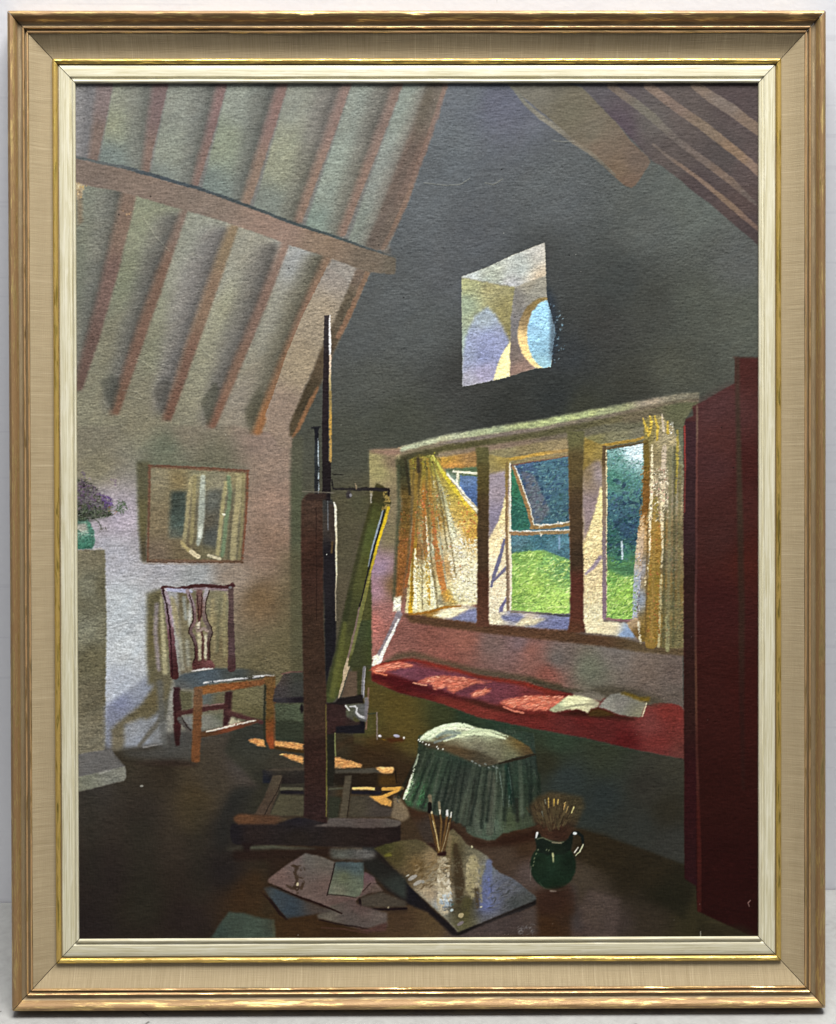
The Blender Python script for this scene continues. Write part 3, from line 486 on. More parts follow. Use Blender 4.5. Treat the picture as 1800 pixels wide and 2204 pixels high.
strip([(1477,1502,905),(1474,1500,1100),(1476,1501,1400),(1477,1502,1650),(1478,1503,1895)],[(1488,930,64,36,40),(1488,1100,58,34,36),(1488,1300,50,28,24),(1488,1500,52,26,22),(1488,1700,54,18,20),(1488,1880,48,18,20)],f=1.2,tex=.07)
fill(S('1490 1890 1504 1900 1504 1915 1478 1898'),(48,18,22),f=2)
stroke(S('1476 915 1477 1000 1476 1100'),3.5,[(1476,920,150,54,46),(1476,1080,110,50,44)],f=1)
stroke(S('1503 872 1502 1000 1502 1200 1500 1300'),4.5,[(1503,900,112,84,68),(1502,1000,110,60,52),(1502,1200,86,46,42)],f=1.2,op=.85)
stroke(S('1500 1300 1501 1450 1503 1620 1507 1750 1509 1850 1509 1965'),[5,5,5,7,9,9],[(1500,1330,92,56,48),(1502,1480,104,64,44),(1504,1640,84,40,32),(1510,1800,80,26,20),(1510,1950,74,26,20)],f=1.5,op=.75,wob=.4)
stroke(S('1590 770 1592 900 1596 1100 1600 1300 1600 1500 1604 1700'),[10,10,13,14,12,8],[(1590,800,66,48,38),(1594,1000,62,50,36),(1600,1300,56,36,26),(1600,1600,50,22,18)],f=3,op=.8)
stroke(S('1582 766 1640 768'),4,(66,48,40),f=2,op=.6)
stroke(S('1520 2012 1600 2014 1640 2040'),30,(40,34,20),f=6,op=.5)

# ---- chimney breast, vase, hearth at the left edge
fill(S('150 1180 222 1180 224 1400 222 1612 216 1625 150 1632'),[(190,1200,122,114,88),(190,1260,126,124,102),(210,1260,100,94,68),(180,1300,112,108,84),(200,1420,106,100,72),(190,1500,108,100,76),(190,1600,128,120,96),(170,1350,128,126,104)],f=1,tex=.08,amp=1.1)
stroke(S('200 1177 215 1177'),1.5,(190,176,160),f=1)
fill(S('222 1520 250 1500 300 1465 330 1440 340 1560 300 1600 222 1615'),[(232,1530,126,130,150),(250,1515,124,130,158),(290,1480,140,146,160),(235,1590,126,130,144),(300,1560,134,138,146),(280,1600,140,144,146),(320,1590,136,138,136)],f=5,tex=.05)
fill(S('318 1320 345 1300 362 1380 362 1480 350 1600 340 1606 338 1480 318 1440'),[(330,1340,118,106,74),(330,1420,112,104,70),(350,1460,104,96,64),(350,1520,90,86,70),(352,1580,110,112,110)],f=3,tex=.06)
fill(S('312 1275 350 1262 352 1300 352 1440 340 1470 315 1475 312 1400'),[(325,1290,106,98,66),(322,1380,104,94,58),(330,1440,106,98,68)],f=4,tex=.06)
fill(S('330 1448 368 1440 368 1470 340 1530 300 1560 280 1590 256 1616 236 1616 234 1570 250 1555 300 1515 325 1480'),[(340,1460,106,98,72),(300,1530,106,96,66),(260,1560,112,102,76),(245,1600,122,112,88),(320,1500,104,92,60)],f=4,tex=.06)
fill(S('262 1560 300 1545 345 1555 345 1600 262 1612'),[(280,1570,142,146,152),(300,1600,138,144,156),(330,1580,124,126,128)],f=4,tex=.05)
stroke(S('345 1545 320 1575 296 1606'),[12,10,8],(98,92,78),f=3,op=.8)
stroke(S('340 1470 345 1560 352 1605'),14,(96,96,92),f=4,op=.7)
# curtain light reflected behind the chair
stroke(S('333 1300 330 1360 338 1440'),9,(140,128,124),f=3); stroke(S('343 1285 346 1360 352 1445'),[6,10,12],(168,160,122),f=3)
fill(S('360 1280 372 1285 382 1320 380 1380 372 1350'),(160,148,112),f=3)
fill(S('378 1270 480 1268 494 1300 496 1440 386 1450'),[(388,1290,112,100,70),(395,1400,120,112,84),(440,1300,130,122,92),(460,1340,134,122,84),(470,1400,124,108,72),(480,1300,130,124,92),(385,1440,130,118,92)],f=3,tex=.06)
for s,w,c in (('392 1285 396 1330',8,(150,156,150)),('405 1300 404 1345',7,(166,166,152)),('384 1375 390 1440',6,(160,158,140)),('398 1380 402 1430',8,(152,150,132)),('455 1290 452 1340 460 1400',8,(152,138,98)),('470 1290 466 1340 464 1400',6,(108,104,74)),('480 1280 478 1340 480 1410',7,(150,138,96))): stroke(S(s),w,c,f=3,op=.8)
# hearth slab
fill(T(150,1600,'50 90 340 50 380 100 430 165 462 200 466 300 0 420 0 95'),(104,101,98),f=1,tex=.04,amp=.5)
fill(T(150,1600,'0 302 300 240 460 203 472 290 455 325 300 365 60 420 0 430'),[(180,1690,126,126,106),(240,1670,122,122,110),(262,1665,134,132,118)],f=1,tex=.06,amp=.6)
stroke(T(150,1600,'240 262 330 240'),4,(160,158,150),f=1.5,op=.7); fill(T(150,1600,'360 100 430 90 520 170 470 200'),(60,52,40),f=4,op=.6)
dab(301,1693,9,5,0,(150,148,136),.9,.8)
# vase and flowers
fill(S('150 1117 172 1110 182 1112 190 1125 198 1140 200 1165 194 1178 150 1178'),[(165,1120,96,150,130),(170,1140,130,144,130),(185,1130,58,116,92),(180,1160,62,120,98),(170,1175,44,104,80)],f=1,tex=.12,amp=1.3)
fill(S('150 1126 180 1122 184 1140 150 1144'),(150,148,136),f=1.5,tex=.08); dabs(S('160 1138 190 1142 198 1152 170 1148'),14,[(150,180,160),(190,196,184)],6,2.4,20,h=.5)
dabs(S('150 1125 200 1165 196 1178 160 1178'),40,[(50,116,92),(80,140,116),(40,96,74)],6,3,30,h=.4)
fill(S('150 1030 185 1034 215 1062 236 1084 226 1106 196 1116 150 1122'),[(165,1040,84,74,78),(190,1070,72,66,70),(170,1100,54,60,48),(215,1090,82,86,68)],f=5,op=.75,tex=.2)
dabs(S('155 1080 200 1085 225 1095 240 1105 200 1112 155 1118'),320,[(50,60,44),(70,84,60),(40,46,36),(96,110,80),(80,80,66)],9,2.6,-40,60,h=.5)
dabs(S('155 1020 190 1035 235 1080 225 1092 155 1095'),260,[(86,66,86),(70,56,74),(104,78,110),(60,66,50),(90,90,70)],8,3,50,60,h=.4)
dabs(S('210 1060 232 1065 240 1085 222 1088'),60,[(96,70,130),(110,80,150),(84,60,104)],7,3,40,50,h=.4)
dabs(S('232 1022 246 1028 248 1040 234 1042'),10,[(120,96,124)],7,3,60,40,op=.6); dabs(S('170 1010 190 1016 190 1026 172 1028'),8,[(110,92,122)],7,3,60,40,op=.5)
dabs(S('246 1072 262 1075 270 1095 262 1105 246 1095'),60,[(70,96,60),(84,110,70),(60,80,50)],9,2.2,60,50,h=.5)
dabs(S('225 1085 245 1090 250 1105 225 1100'),16,[(90,110,70),(140,100,60)],7,2.4,20,50,h=.4)
stroke(S('196 1110 208 1122 214 1132'),1.6,(70,76,60),f=.8); dabs(S('204 1128 226 1130 224 1140 208 1144'),10,[(84,84,66)],8,2,20,50)

# ---- framed picture on the wall
fill(T(150,940,'560 190 640 180 1500 240 1530 300 1500 250 660 220 640 1060 600 1060 565 700'),(98,102,78),f=4,op=.7)
strip([(290,318,990),(292,316,1080),(296,312,1160),(300,312,1206)],[(300,1020,92,88,62),(300,1120,104,96,60),(306,1190,88,78,56)],f=3,tex=.06)
fill(T(150,940,'655 222 1525 272 1520 500 1475 1068 645 1060'),(116,84,60),f=1,wob=.8,tex=.08)
fill(T(150,940,'680 248 1500 295 1490 600 1460 1050 660 1045'),[(340,1030,136,126,98),(380,1030,130,112,72),(330,1120,128,112,82),(330,1190,118,100,80),(400,1190,112,96,68),(420,1030,130,126,96),(470,1040,130,124,100),(440,1100,102,96,76),(450,1160,112,106,78),(510,1030,140,128,88),(430,1195,112,104,72)],f=1,tex=.07,wob=.8)
fill(T(150,940,'850 450 990 450 980 860 830 860'),[(370,1080,62,72,64),(380,1120,74,90,82),(365,1150,86,90,78)],f=4,tex=.12)
fill(T(150,940,'1160 440 1290 440 1260 950 1120 920'),[(450,1070,96,98,88),(440,1120,98,92,76),(450,1150,80,84,78)],f=5,tex=.1)
for s,w,c,o in (('1030 340 1000 560 980 800 960 930',9,(164,152,108),.75),('1060 330 1050 560 1030 900',9,(150,138,92),.8),('1130 330 1120 600 1110 800 1090 910',[10,15,13,9],(168,176,164),.8),('1112 780 1104 850',7,(210,214,202),.8),('1330 380 1300 560 1270 900 1260 1000',9,(166,156,108),.9),('1350 330 1365 480 1350 600 1330 700 1320 850 1300 1010',[8,10,9,9,9,9],(112,136,98),.85),('1440 330 1430 560 1400 800 1390 1030',[12,13,14,14],(166,154,110),.8),('1480 300 1470 700 1445 1040',5,(140,128,84),.8),('1385 480 1370 800 1350 1030',5,(94,88,66),.7)):
    stroke(T(150,940,s),w,c,f=2.2,op=o,h=.2)
stroke(T(150,940,'950 900 1000 960 1060 1000'),8,(170,154,104),f=2); stroke(T(150,940,'1030 980 1090 1020'),10,(204,190,156),f=1.2,h=.4); stroke(T(150,940,'1180 1010 1280 1040'),6,(190,180,150),f=1.2,h=.4); dab(478,1104,10,5,.3,(226,222,190),1,.8)
stroke(T(150,940,'655 228 900 240 1200 255 1525 275'),2.6,(108,66,48),f=.9,dry=.15); stroke(T(150,940,'672 230 660 700 650 1060'),2.6,(116,76,56),f=.9,dry=.25); stroke(T(150,940,'650 1066 1000 1070 1475 1070'),3,(92,62,40),f=1); stroke(T(150,940,'1520 275 1510 560 1475 1068'),3,(128,74,50),f=1,dry=.25)
stroke(T(150,940,'620 1078 1000 1085 1460 1080'),3,(150,130,112),f=2,op=.6)

# ---- chair
def C(s): return T(150,1240,s)
fill(C('400 1500 640 1490 880 1460 1000 1440 1050 1440 1050 1600 700 1590 500 1560'),(80,80,76),f=7,op=.7)
stroke(C('620 1475 780 1445'),3,(132,130,128),f=1.2)
fill(C('500 1620 760 1590 900 1590 1100 1610 1090 1640 800 1630'),(50,34,28),f=5,op=.8)
# seat
fill(C('880 880 960 840 1230 790 1480 795 1700 830 1740 860 1500 890 1200 930 1060 970 900 960'),[(400,1455,74,86,92),(440,1450,76,90,100),(500,1445,72,78,74),(560,1450,90,84,64),(390,1475,92,92,88)],f=1.5,tex=.07,amp=.5)
stroke(C('1140 920 1200 912 1260 905 1400 890 1560 870 1640 860 1736 855'),[4,5,4,4,6,4,4],(196,196,196),f=1.2,dry=.15,h=.5)
stroke(C('1400 900 1560 880 1700 868'),3,(60,50,44),f=1,op=.7)
# front rail, legs, stretchers
fill(C('880 950 940 960 950 1100 940 1300 935 1460 900 1465 880 1300 875 1100'),[(375,1490,58,30,34),(375,1560,66,30,30),(375,1600,54,28,28)],f=1,tex=.07)
fill(C('1320 1000 1395 990 1390 1150 1360 1290 1300 1300 1310 1150'),[(490,1500,62,34,34),(485,1560,64,32,34)],f=1,tex=.06)
stroke(C('920 1180 1100 1150 1330 1120'),11,(78,42,40),f=1.2); stroke(C('1120 1115 1310 1100'),3,(140,100,96),f=1)
fill(C('930 980 1040 1000 1040 1140 950 1160'),(94,90,62),f=2); fill(C('1120 1010 1320 1000 1310 1090 1120 1110'),[(440,1500,92,100,98),(470,1505,104,96,66)],f=2,tex=.06)
fill(C('950 1210 1040 1200 1040 1330 1000 1320'),(122,122,118),f=3); fill(C('1120 1200 1300 1180 1300 1290 1180 1330 1115 1330'),[(440,1550,132,130,118),(460,1555,120,120,108),(470,1540,94,98,72)],f=3)
stroke(C('930 1230 1000 1310 1040 1350'),[10,10,8],(86,80,74),f=1.5); stroke(C('950 1220 990 1290 1030 1330'),2,(44,30,30),f=.8)
stroke(C('1350 1170 1500 1215 1640 1260'),[13,12,10],(84,48,46),f=1.5); fill(C('1370 1220 1480 1250 1380 1300 1340 1290'),(176,168,140),f=2,tex=.1)
stroke(C('1110 1370 1300 1330 1480 1280 1600 1250'),[12,14,12,8],[(430,1580,92,60,34),(500,1560,128,62,36),(540,1552,100,60,40)],f=1.5); stroke(C('1165 1340 1300 1310 1420 1280 1590 1245'),[3,4,4,3],(206,196,180),f=1,dry=.1,h=.4)
fill(C('1390 960 1640 960 1660 1240 1560 1220 1380 1160'),[(540,1500,116,108,72),(550,1540,96,88,54)],f=2)
fill(C('1060 960 1100 950 1500 905 1700 880 1736 870 1680 920 1640 940 1400 980 1130 1020'),[(430,1485,138,84,38),(500,1475,142,78,34),(560,1465,132,80,42)],f=1.2,tex=.09)
fill(C('1055 960 1130 965 1120 1300 1110 1600 1080 1612 1035 1595 1045 1300'),[(425,1500,114,78,50),(425,1560,116,70,38),(422,1620,124,72,36)],f=1.2,tex=.08)
fill(S('566 1455 590 1456 588 1560 588 1612 578 1612 568 1590 570 1500'),[(578,1470,112,78,38),(576,1540,104,78,34),(584,1560,126,64,26),(582,1600,150,66,26)],f=1,tex=.08)
stroke(S('568 1475 566 1540 568 1610'),5,(50,50,36),f=1.5); stroke(S('590 1480 589 1560 590 1608'),4,(134,74,38),f=1.5)
# back
stroke(C('790 95 820 200 840 380 860 560 880 760 890 850'),[12,13,14,14,17,19],[(352,1275,150,134,140),(355,1300,150,132,138),(360,1335,136,106,112),(365,1370,112,68,74),(372,1420,84,44,46),(375,1450,74,34,32)],f=1)
stroke(C('785 110 815 220 830 330 848 480 858 620 870 850'),[5,4,4,4,3,3],(52,24,28),f=.9); stroke(C('815 150 845 260 870 420'),[5,8,5],(172,156,168),f=1.5,op=.7,dry=.2)
stroke(C('1370 90 1375 250 1375 400 1380 600 1380 790'),[12,11,13,15,18],[(493,1290,92,70,66),(493,1350,80,58,56),(495,1400,90,66,66),(495,1430,78,48,48)],f=1)

stroke(C('790 90 830 90 900 100 990 90 1060 75 1150 72 1250 85 1320 90 1380 65 1400 78'),[10,7,6,8,9,9,9,9,8,5],(78,40,40),f=1)
stroke(C('820 105 900 112 990 118 1030 125'),[7,8,9,7],(168,168,190),f=1.2,h=.3); stroke(C('1060 100 1150 100 1260 108 1340 110'),[5,6,4,5],(140,118,122),f=1.2)
dab(352,1266,9,6,.4,(210,204,206),.9,.4); dab(492,1262,8,6,0,(120,120,124),.8)
SP=(128,96,92)
stroke(C('1000 120 1030 200 1055 280 1060 380 1030 440 1020 480 1050 520 1075 600 1080 700 1060 760'),[9,9,9,8,8,8,7,7,8,10],[(402,1290,150,130,134),(412,1330,124,92,88),(410,1370,108,84,82),(418,1410,86,46,42)],f=1)
stroke(C('1012 150 1034 210 1046 290 1046 380 1012 440 1004 480 1036 530 1060 600 1066 700 1044 750'),2.4,(54,30,28),f=.8)
stroke(C('1165 110 1140 200 1130 300 1150 380 1180 430 1195 480 1180 520 1170 600 1175 700 1190 760'),[9,8,8,8,9,9,7,6,7,9],[(440,1270,164,156,160),(434,1310,132,104,96),(442,1350,104,88,80),(446,1400,82,46,42)],f=1)
stroke(C('1188 120 1160 210 1152 300 1172 380 1204 430 1216 480 1200 530 1188 600 1194 700'),2.4,(52,32,28),f=.8)
stroke(C('1100 130 1105 250 1100 360'),[14,15,8],[(426,1290,118,84,78),(425,1320,104,62,48)],f=1.5); stroke(C('1082 150 1090 250 1090 350'),2,(58,32,28),f=.8); stroke(C('1122 150 1122 250 1112 350'),2,(58,32,28),f=.8); stroke(C('1100 360 1095 440 1130 520 1130 700 1130 760'),[6,8,7,7,10],(88,48,42),f=1)
stroke(C('1085 480 1060 430'),4,(140,118,104),f=1); stroke(C('1100 470 1140 440 1170 470'),6,(150,130,118),f=1.2)
fill(C('1080 490 1110 480 1120 520 1120 720 1095 725 1090 620'),(180,170,136),f=1); fill(C('1140 500 1165 500 1168 710 1145 715'),(196,188,160),f=1); fill(C('1075 400 1110 380 1105 450 1080 460'),(190,180,160),f=1.2)
fill(C('1010 280 1035 290 1030 360 1015 420 1000 350'),(184,184,176),f=1.5)
fill(C('1045 740 1110 725 1200 720 1235 770 1232 790 1140 800 1040 812'),[(420,1428,92,48,44),(445,1428,116,66,64)],f=1,tex=.08)
stroke(C('1040 815 1120 802 1215 795'),[3,4,3],(206,200,196),f=.9,h=.4)

# ---- things behind and around the easel
fill(T(540,1260,'190 900 270 760 430 735 460 760 460 1010 270 1010 180 1000'),[(600,1460,72,62,56),(640,1455,62,64,54),(600,1490,66,60,60),(640,1480,62,62,58)],f=1.2,tex=.07)
stroke(T(540,1260,'250 765 330 745 430 740'),2.5,(110,74,66),f=1)
fill(T(540,1260,'180 970 460 962 460 1015 260 1015 180 1003'),[(600,1508,54,50,54),(640,1508,36,30,36)],f=1)
fill(T(540,1260,'190 1015 440 1018 440 1200 380 1170 200 1180'),[(600,1530,74,82,60),(640,1530,78,88,64)],f=1.5,tex=.06)
fill(T(540,1260,'200 1180 250 1160 380 1180 440 1190 440 1350 200 1330'),(54,60,44),f=3)
GO=[(226,164,92),(236,180,106),(210,140,76),(200,120,60)]
for s in ('-10 1320 100 1330 108 1390 60 1385 -30 1345','200 1335 300 1350 440 1370 445 1425 380 1415 200 1392','240 1455 330 1460 445 1480 445 1545 350 1510 300 1480','715 1480 800 1500 950 1550 940 1572 715 1580'):
    P=T(540,1260,s); fill(P,(216,152,84),f=1.2,wob=1.6,tex=.08,amp=.9); dabs(P,34,GO,11,2.6,12,15,h=.5)
stroke(T(540,1260,'205 1400 320 1420 440 1435'),7,(74,50,20),f=2)
# canvas on the easel, leaning away
fill(T(520,900,'770 640 1100 660 1010 900 860 1736')+T(540,1260,'640 780 730 380 740 0'),[(730,1100,88,82,58),(760,1150,84,78,56),(740,1300,90,80,58),(780,1080,82,80,56)],f=4,tex=.05)
fill(T(540,1260,'1030 0 1030 700 1000 690 960 700 830 720 740 970 800 800 860 560 960 200'),[(780,1350,66,74,44),(775,1420,64,68,38)],f=1.5)
fill(T(520,900,'1130 600 1150 550 1210 570 1275 700 1250 760 1190 1000 1110 1250 1110 1736 1000 1736 860 1736 950 1300 1010 1050')+[],[(800,1060,66,62,38),(790,1120,72,70,40),(760,1220,76,76,44),(745,1300,80,80,42)],f=1.2,tex=.05)
CV=T(520,900,'1150 555 1215 575 1240 620 1280 720 1255 760 1180 1060 1100 1340 1020 1736')+T(540,1260,'1000 0 960 200 850 640 760 920 720 980 690 1015 640 1010 620 960 640 860 700 660 770 400 830 0')+T(520,900,'880 1736 960 1340 1040 1000 1120 680')
fill(CV,[(810,1060,66,60,34),(800,1100,74,78,40),(790,1150,78,86,44),(770,1230,82,84,40),(750,1330,72,74,38),(735,1420,84,86,36),(715,1490,66,76,40),(728,1480,98,98,36)],f=1,wob=.8,tex=.06,amp=.4)
stroke(T(520,900,'1235 640 1250 680 1235 740 1215 760'),14,(150,128,70),f=2,dry=.1)
stroke(T(520,900,'1255 760 1225 880 1185 1000 1150 1130 1120 1250 1100 1340'),[6,7,6,5,5,4],[(830,1100,206,176,44),(815,1160,216,184,40),(800,1220,176,154,50)],f=.9,h=.4)
stroke(T(520,900,'1100 1340 1060 1500 1020 1640 1000 1736'),[5,8,10,10],(138,130,60),f=1.5)
stroke(T(520,900,'1210 790 1160 960 1110 1150 1085 1270'),[4,5,4,3],(140,152,160),f=.9,h=.3); stroke(T(520,900,'1220 790 1170 980 1120 1160 1080 1320 1030 1540 1000 1640'),[3,4,4,3,3,3],(36,32,34),f=.8)
stroke(T(540,1260,'990 20 930 260 880 450 850 580'),[3,8,10,10],(116,116,60),f=1.5); stroke(T(540,1260,'925 190 890 360 850 520 825 640'),[3,4,4,4],(128,104,92),f=1)
fill(T(540,1260,'820 620 835 630 825 700 850 690 810 800 780 900 745 975 735 970 780 820 795 700'),(178,158,126),f=.8,tex=.05,amp=.5)
stroke(T(520,900,'1120 700 1050 960 980 1250 920 1500 880 1736'),[6,8,9,9,9],(58,58,32),f=3,op=.7)
stroke(T(540,1260,'850 60 790 330 740 540 690 740 650 900'),[10,14,14,13,12],(58,62,34),f=3,op=.8)
stroke(T(540,1260,'800 330 760 560 720 760 690 950'),[10,12,12,12],(98,100,42),f=3,op=.8)
# back of canvas foot, clamps, tray
fill(T(540,1260,'840 740 915 740 915 960 770 965'),(98,78,60),f=1,tex=.05)
stroke(T(540,1260,'925 740 925 950'),8,(62,62,36),f=2)
stroke(T(540,1260,'970 705 965 780 955 960'),[6,6,7],(116,114,116),f=1); stroke(T(540,1260,'982 710 972 800 962 960'),1.4,(180,176,180),f=.7)
stroke(T(540,1260,'1005 885 1000 980 985 1240'),[3,4,4],(124,96,78),f=1)
fill(T(540,1260,'640 1015 720 1010 740 970 850 960 940 940 960 955 962 1020 800 1025 790 1080 650 1080'),(34,28,28),f=1)
fill(T(540,1260,'640 1020 810 1030 820 1140 900 1180 970 1180 972 1275 720 1275 700 1340 645 1290'),[(710,1530,54,34,32),(730,1560,60,36,34),(760,1560,62,46,40),(760,1575,30,26,30)],f=1,tex=.07)
fill(T(540,1260,'720 1225 972 1200 974 1278 722 1278'),(28,26,32),f=1.2); fill(T(540,1260,'930 1150 972 1150 974 1240 930 1240'),(26,24,30),f=1)
fill(T(540,1260,'810 1030 960 1020 990 1000 990 1180 930 1170 880 1130 810 1130'),[(750,1530,82,84,62),(775,1530,96,96,96)],f=1.2,tex=.06)
stroke(T(540,1260,'808 1042 840 1078'),[4,2],(206,206,200),f=.8,h=.5); stroke(T(540,1260,'845 1046 890 1045 905 1060 900 1100 930 1130 970 1145'),[3,4,4,4,6,5],(186,186,186),f=.9,h=.5); stroke(T(540,1260,'985 980 990 1020 980 1150'),[8,9,6],(120,116,120),f=1.5,op=.85)
stroke(T(540,1260,'1000 1110 1070 1105'),3,(60,64,46),f=1); stroke(T(540,1260,'1080 1100 1080 1330'),3,(124,110,100),f=.8)
for x,y,l,w,c in ((1105,1302,9,6,(206,200,210)),(1250,1302,17,7,(170,168,186)),(1312,1320,4,7,(240,232,210)),(1140,1335,14,3,(120,86,24))): dab(540+x/4,1260+y/4,l,w,.25,c,.95,.4)
fill(T(540,1260,'1150 1325 1310 1320 1320 1350 1200 1360'),(78,40,20),f=2.5,op=.8)
# base: rear bar, side runners, front bar
fill(T(460,1480,'300 740 400 700 560 700 780 700 1040 700 1100 700 1000 1100 480 1100 150 1100 60 1120 140 900 200 860 400 860'),[(520,1700,46,46,40),(560,1720,50,48,36),(480,1740,46,44,40),(640,1740,56,50,40)],f=6,op=.85)
fill(T(460,1480,'0 1150 140 900 330 860 160 1120 140 1330 40 1440 0 1440'),(40,40,38),f=14,op=.75)
fill(T(460,1480,'410 710 560 700 780 690 780 830 580 840 480 830 410 830'),[(600,1660,64,58,46),(600,1680,34,26,24),(575,1690,30,34,46)],f=1.2,tex=.07)
fill(T(460,1480,'420 708 780 690 780 725 470 722'),(74,64,52),f=1.2)
fill(T(460,1480,'990 740 1400 740 1430 860 1180 870 990 830'),[(720,1670,40,32,24),(800,1680,44,32,20)],f=1.5,tex=.07)
fill(T(460,1480,'1040 715 1200 705 1380 695 1440 740 1300 745 1040 742'),(76,70,58),f=1.2)
fill(T(460,1480,'1385 692 1540 690 1550 715 1530 745 1460 748 1420 730'),(230,172,100),f=1,tex=.05); dabs(T(460,1480,'1400 695 1540 695 1530 740 1440 735'),16,[(244,196,126),(206,140,76)],12,3,5,h=.5)
fill(T(460,1480,'1430 760 1560 760 1570 850 1450 860 1400 830'),(88,58,18),f=4,op=.8); stroke(T(460,1480,'1560 720 1568 830'),2,(30,22,16),f=.8)
stroke(T(460,1480,'570 880 650 876 750 880'),6,(92,88,66),f=1.2); stroke(T(460,1480,'580 910 760 912'),7,(34,30,34),f=1.5); stroke(T(460,1480,'990 880 1100 876'),4,(78,76,58),f=1.2)
stroke(T(460,1480,'1195 876 1300 876 1390 882'),6,(236,192,116),f=1,h=.4); stroke(T(460,1480,'1395 880 1440 882'),8,(50,36,28),f=1); stroke(T(460,1480,'1190 910 1300 915 1420 915'),8,(36,32,38),f=1.5)
stroke(T(460,1480,'1450 882 1540 880 1620 876'),7,(226,166,70),f=1,h=.4); stroke(T(460,1480,'1600 890 1520 920 1440 960 1340 955'),[5,7,8,6],(228,166,70),f=1.2,h=.4); fill(T(460,1480,'1330 960 1440 940 1480 960 1530 990 1520 1035 1440 1020'),(222,160,74),f=1.2,tex=.08)
fill(T(460,1480,'1170 940 1330 935 1430 1030 1540 1050 1520 1130 1150 1130'),[(760,1740,76,68,52),(820,1750,72,62,54)],f=2)
fill(T(460,1480,'1540 940 1600 960 1680 1080 1680 1130 1620 1170 1520 1130 1540 1020'),[(860,1740,128,108,78),(850,1755,120,102,78)],f=1.5,tex=.06); dabs(T(460,1480,'1540 940 1600 950 1600 1000 1550 1000'),14,[(110,104,96),(60,56,50),(150,130,90)],6,3,-30,60)
fill(T(460,1480,'560 930 770 940 772 1118 470 1112'),[(600,1740,84,78,56),(640,1740,78,72,52)],f=1.2,tex=.05)
fill(T(460,1480,'500 760 580 760 580 800 540 930 470 1110 340 1105 420 960'),[(590,1680,80,68,52),(570,1730,78,62,48),(560,1750,84,66,52)],f=1,tex=.06); stroke(T(460,1480,'580 790 540 900 460 1040 430 1105'),1.6,(40,30,26),f=.8)
fill(T(460,1480,'1120 770 1180 760 1160 1000 1140 1135 1075 1130 1100 930'),(86,76,58),f=1,tex=.05); stroke(T(460,1480,'1172 860 1160 1000 1143 1130'),1.5,(40,32,26),f=.8)
fill(T(460,1480,'980 940 1090 950 1070 1130 980 1160'),(50,52,38),f=2)
# front bar
fill(T(460,1480,'140 1180 300 1180 560 1170 700 1130 860 1140 980 1170 1100 1150 1600 1170 1605 1380 1590 1400 1450 1400 1000 1385 600 1372 200 1365 150 1350 130 1280'),[(500,1800,34,30,34),(540,1800,46,35,32),(640,1800,42,34,29),(640,1770,38,34,40),(740,1810,44,34,30),(820,1800,46,33,30),(850,1820,36,26,24)],f=1.2,tex=.07,amp=.4)
fill(T(460,1480,'160 1130 200 1100 400 1105 600 1125 740 1120 640 1140 520 1190 200 1185 170 1160'),[(520,1765,104,66,40),(580,1768,92,60,40),(620,1763,76,62,44)],f=1.5,tex=.06)
fill(T(460,1480,'850 1205 960 1180 990 1135 1200 1135 1500 1140 1600 1160 1608 1190 1560 1215 1300 1222 1050 1210'),[(720,1780,90,80,74),(800,1772,88,74,68),(850,1775,94,84,76)],f=1,tex=.05)
fill(T(460,1480,'230 1350 320 1350 310 1430 250 1430'),(40,28,26),f=2)
stroke(T(460,1480,'320 1395 500 1390 700 1400 860 1405'),[8,9,8,4],(84,86,68),f=2.5,op=.9); stroke(T(460,1480,'120 1400 230 1400'),8,(70,66,52),f=4,op=.6)
stroke(T(460,1480,'200 1460 500 1450 800 1440 1000 1430'),22,(44,28,22),f=6,op=.8)

# main post, mast, rack
fill(T(520,900,'500 760 505 700 530 660 570 640 690 640 695 1736')+T(540,1260,'640 900 650 1736')+S('702 1775 652 1762')+T(540,1260,'455 1736 440 700 425 0')+T(520,900,'505 1736 500 1200'),[(665,1080,74,52,40),(665,1200,66,40,30),(670,1400,62,42,30),(670,1520,66,46,34),(672,1650,56,34,28),(675,1760,50,32,30)],f=1,wob=.7,tex=.1,amp=.35)
stroke(T(520,900,'630 760 632 1200 635 1736'),1.5,(40,24,20),f=.8,op=.8)
fill(T(520,900,'690 640 740 640 760 690 800 730 808 860 804 1736')+T(540,1260,'722 400 715 560 660 740 640 870 630 700 620 0')+T(520,900,'695 1736 690 1100'),[(705,1080,56,56,54),(715,1120,68,58,50),(705,1200,34,30,34),(710,1400,30,28,32)],f=1,tex=.08,amp=.35)
fill(T(520,900,'740 720 800 740 806 900 800 1080 760 1080 745 900'),(66,54,46),f=1.5); stroke(T(520,900,'770 1060 765 1150'),4,(96,72,40),f=1.5); stroke(T(520,900,'728 650 733 800 735 950'),1.6,(110,112,116),f=.7); dab(700.5,1191.5,3,3,0,(230,220,200),1,.5)
stroke(T(520,900,'785 715 800 760 802 900 806 1000 804 1200 806 1340 800 1480 802 1736'),[3,5,5,4,4,3,2.4,2],[(718,1080,230,222,196),(720,1200,206,196,166),(721,1300,150,136,110)],f=.8,h=.5)
strip([(694,705,674),(693,705,760),(691,704,830),(690,704,930),(690,704,990),(690,709,992),(691,709,1060),(700,707,1075)],[(698,700,58,50,52),(698,800,44,34,36),(698,950,40,32,34),(700,1040,34,28,30)],f=.8,wob=.5,tex=.08,amp=.5)
stroke(S('706.5 674 707 730 707.5 760'),[2.5,5,4.5],(232,226,222),f=.8,h=.5); stroke(S('707.5 760 706.5 810 707 840'),4.5,[(707,770,216,190,166),(707,835,170,150,96)],f=.8,h=.4)
stroke(S('707 838 708 880 708 920 708 990'),5.5,[(708,860,150,124,64),(708,900,196,150,60),(708,960,180,142,70)],f=.9,h=.4,dry=.05)
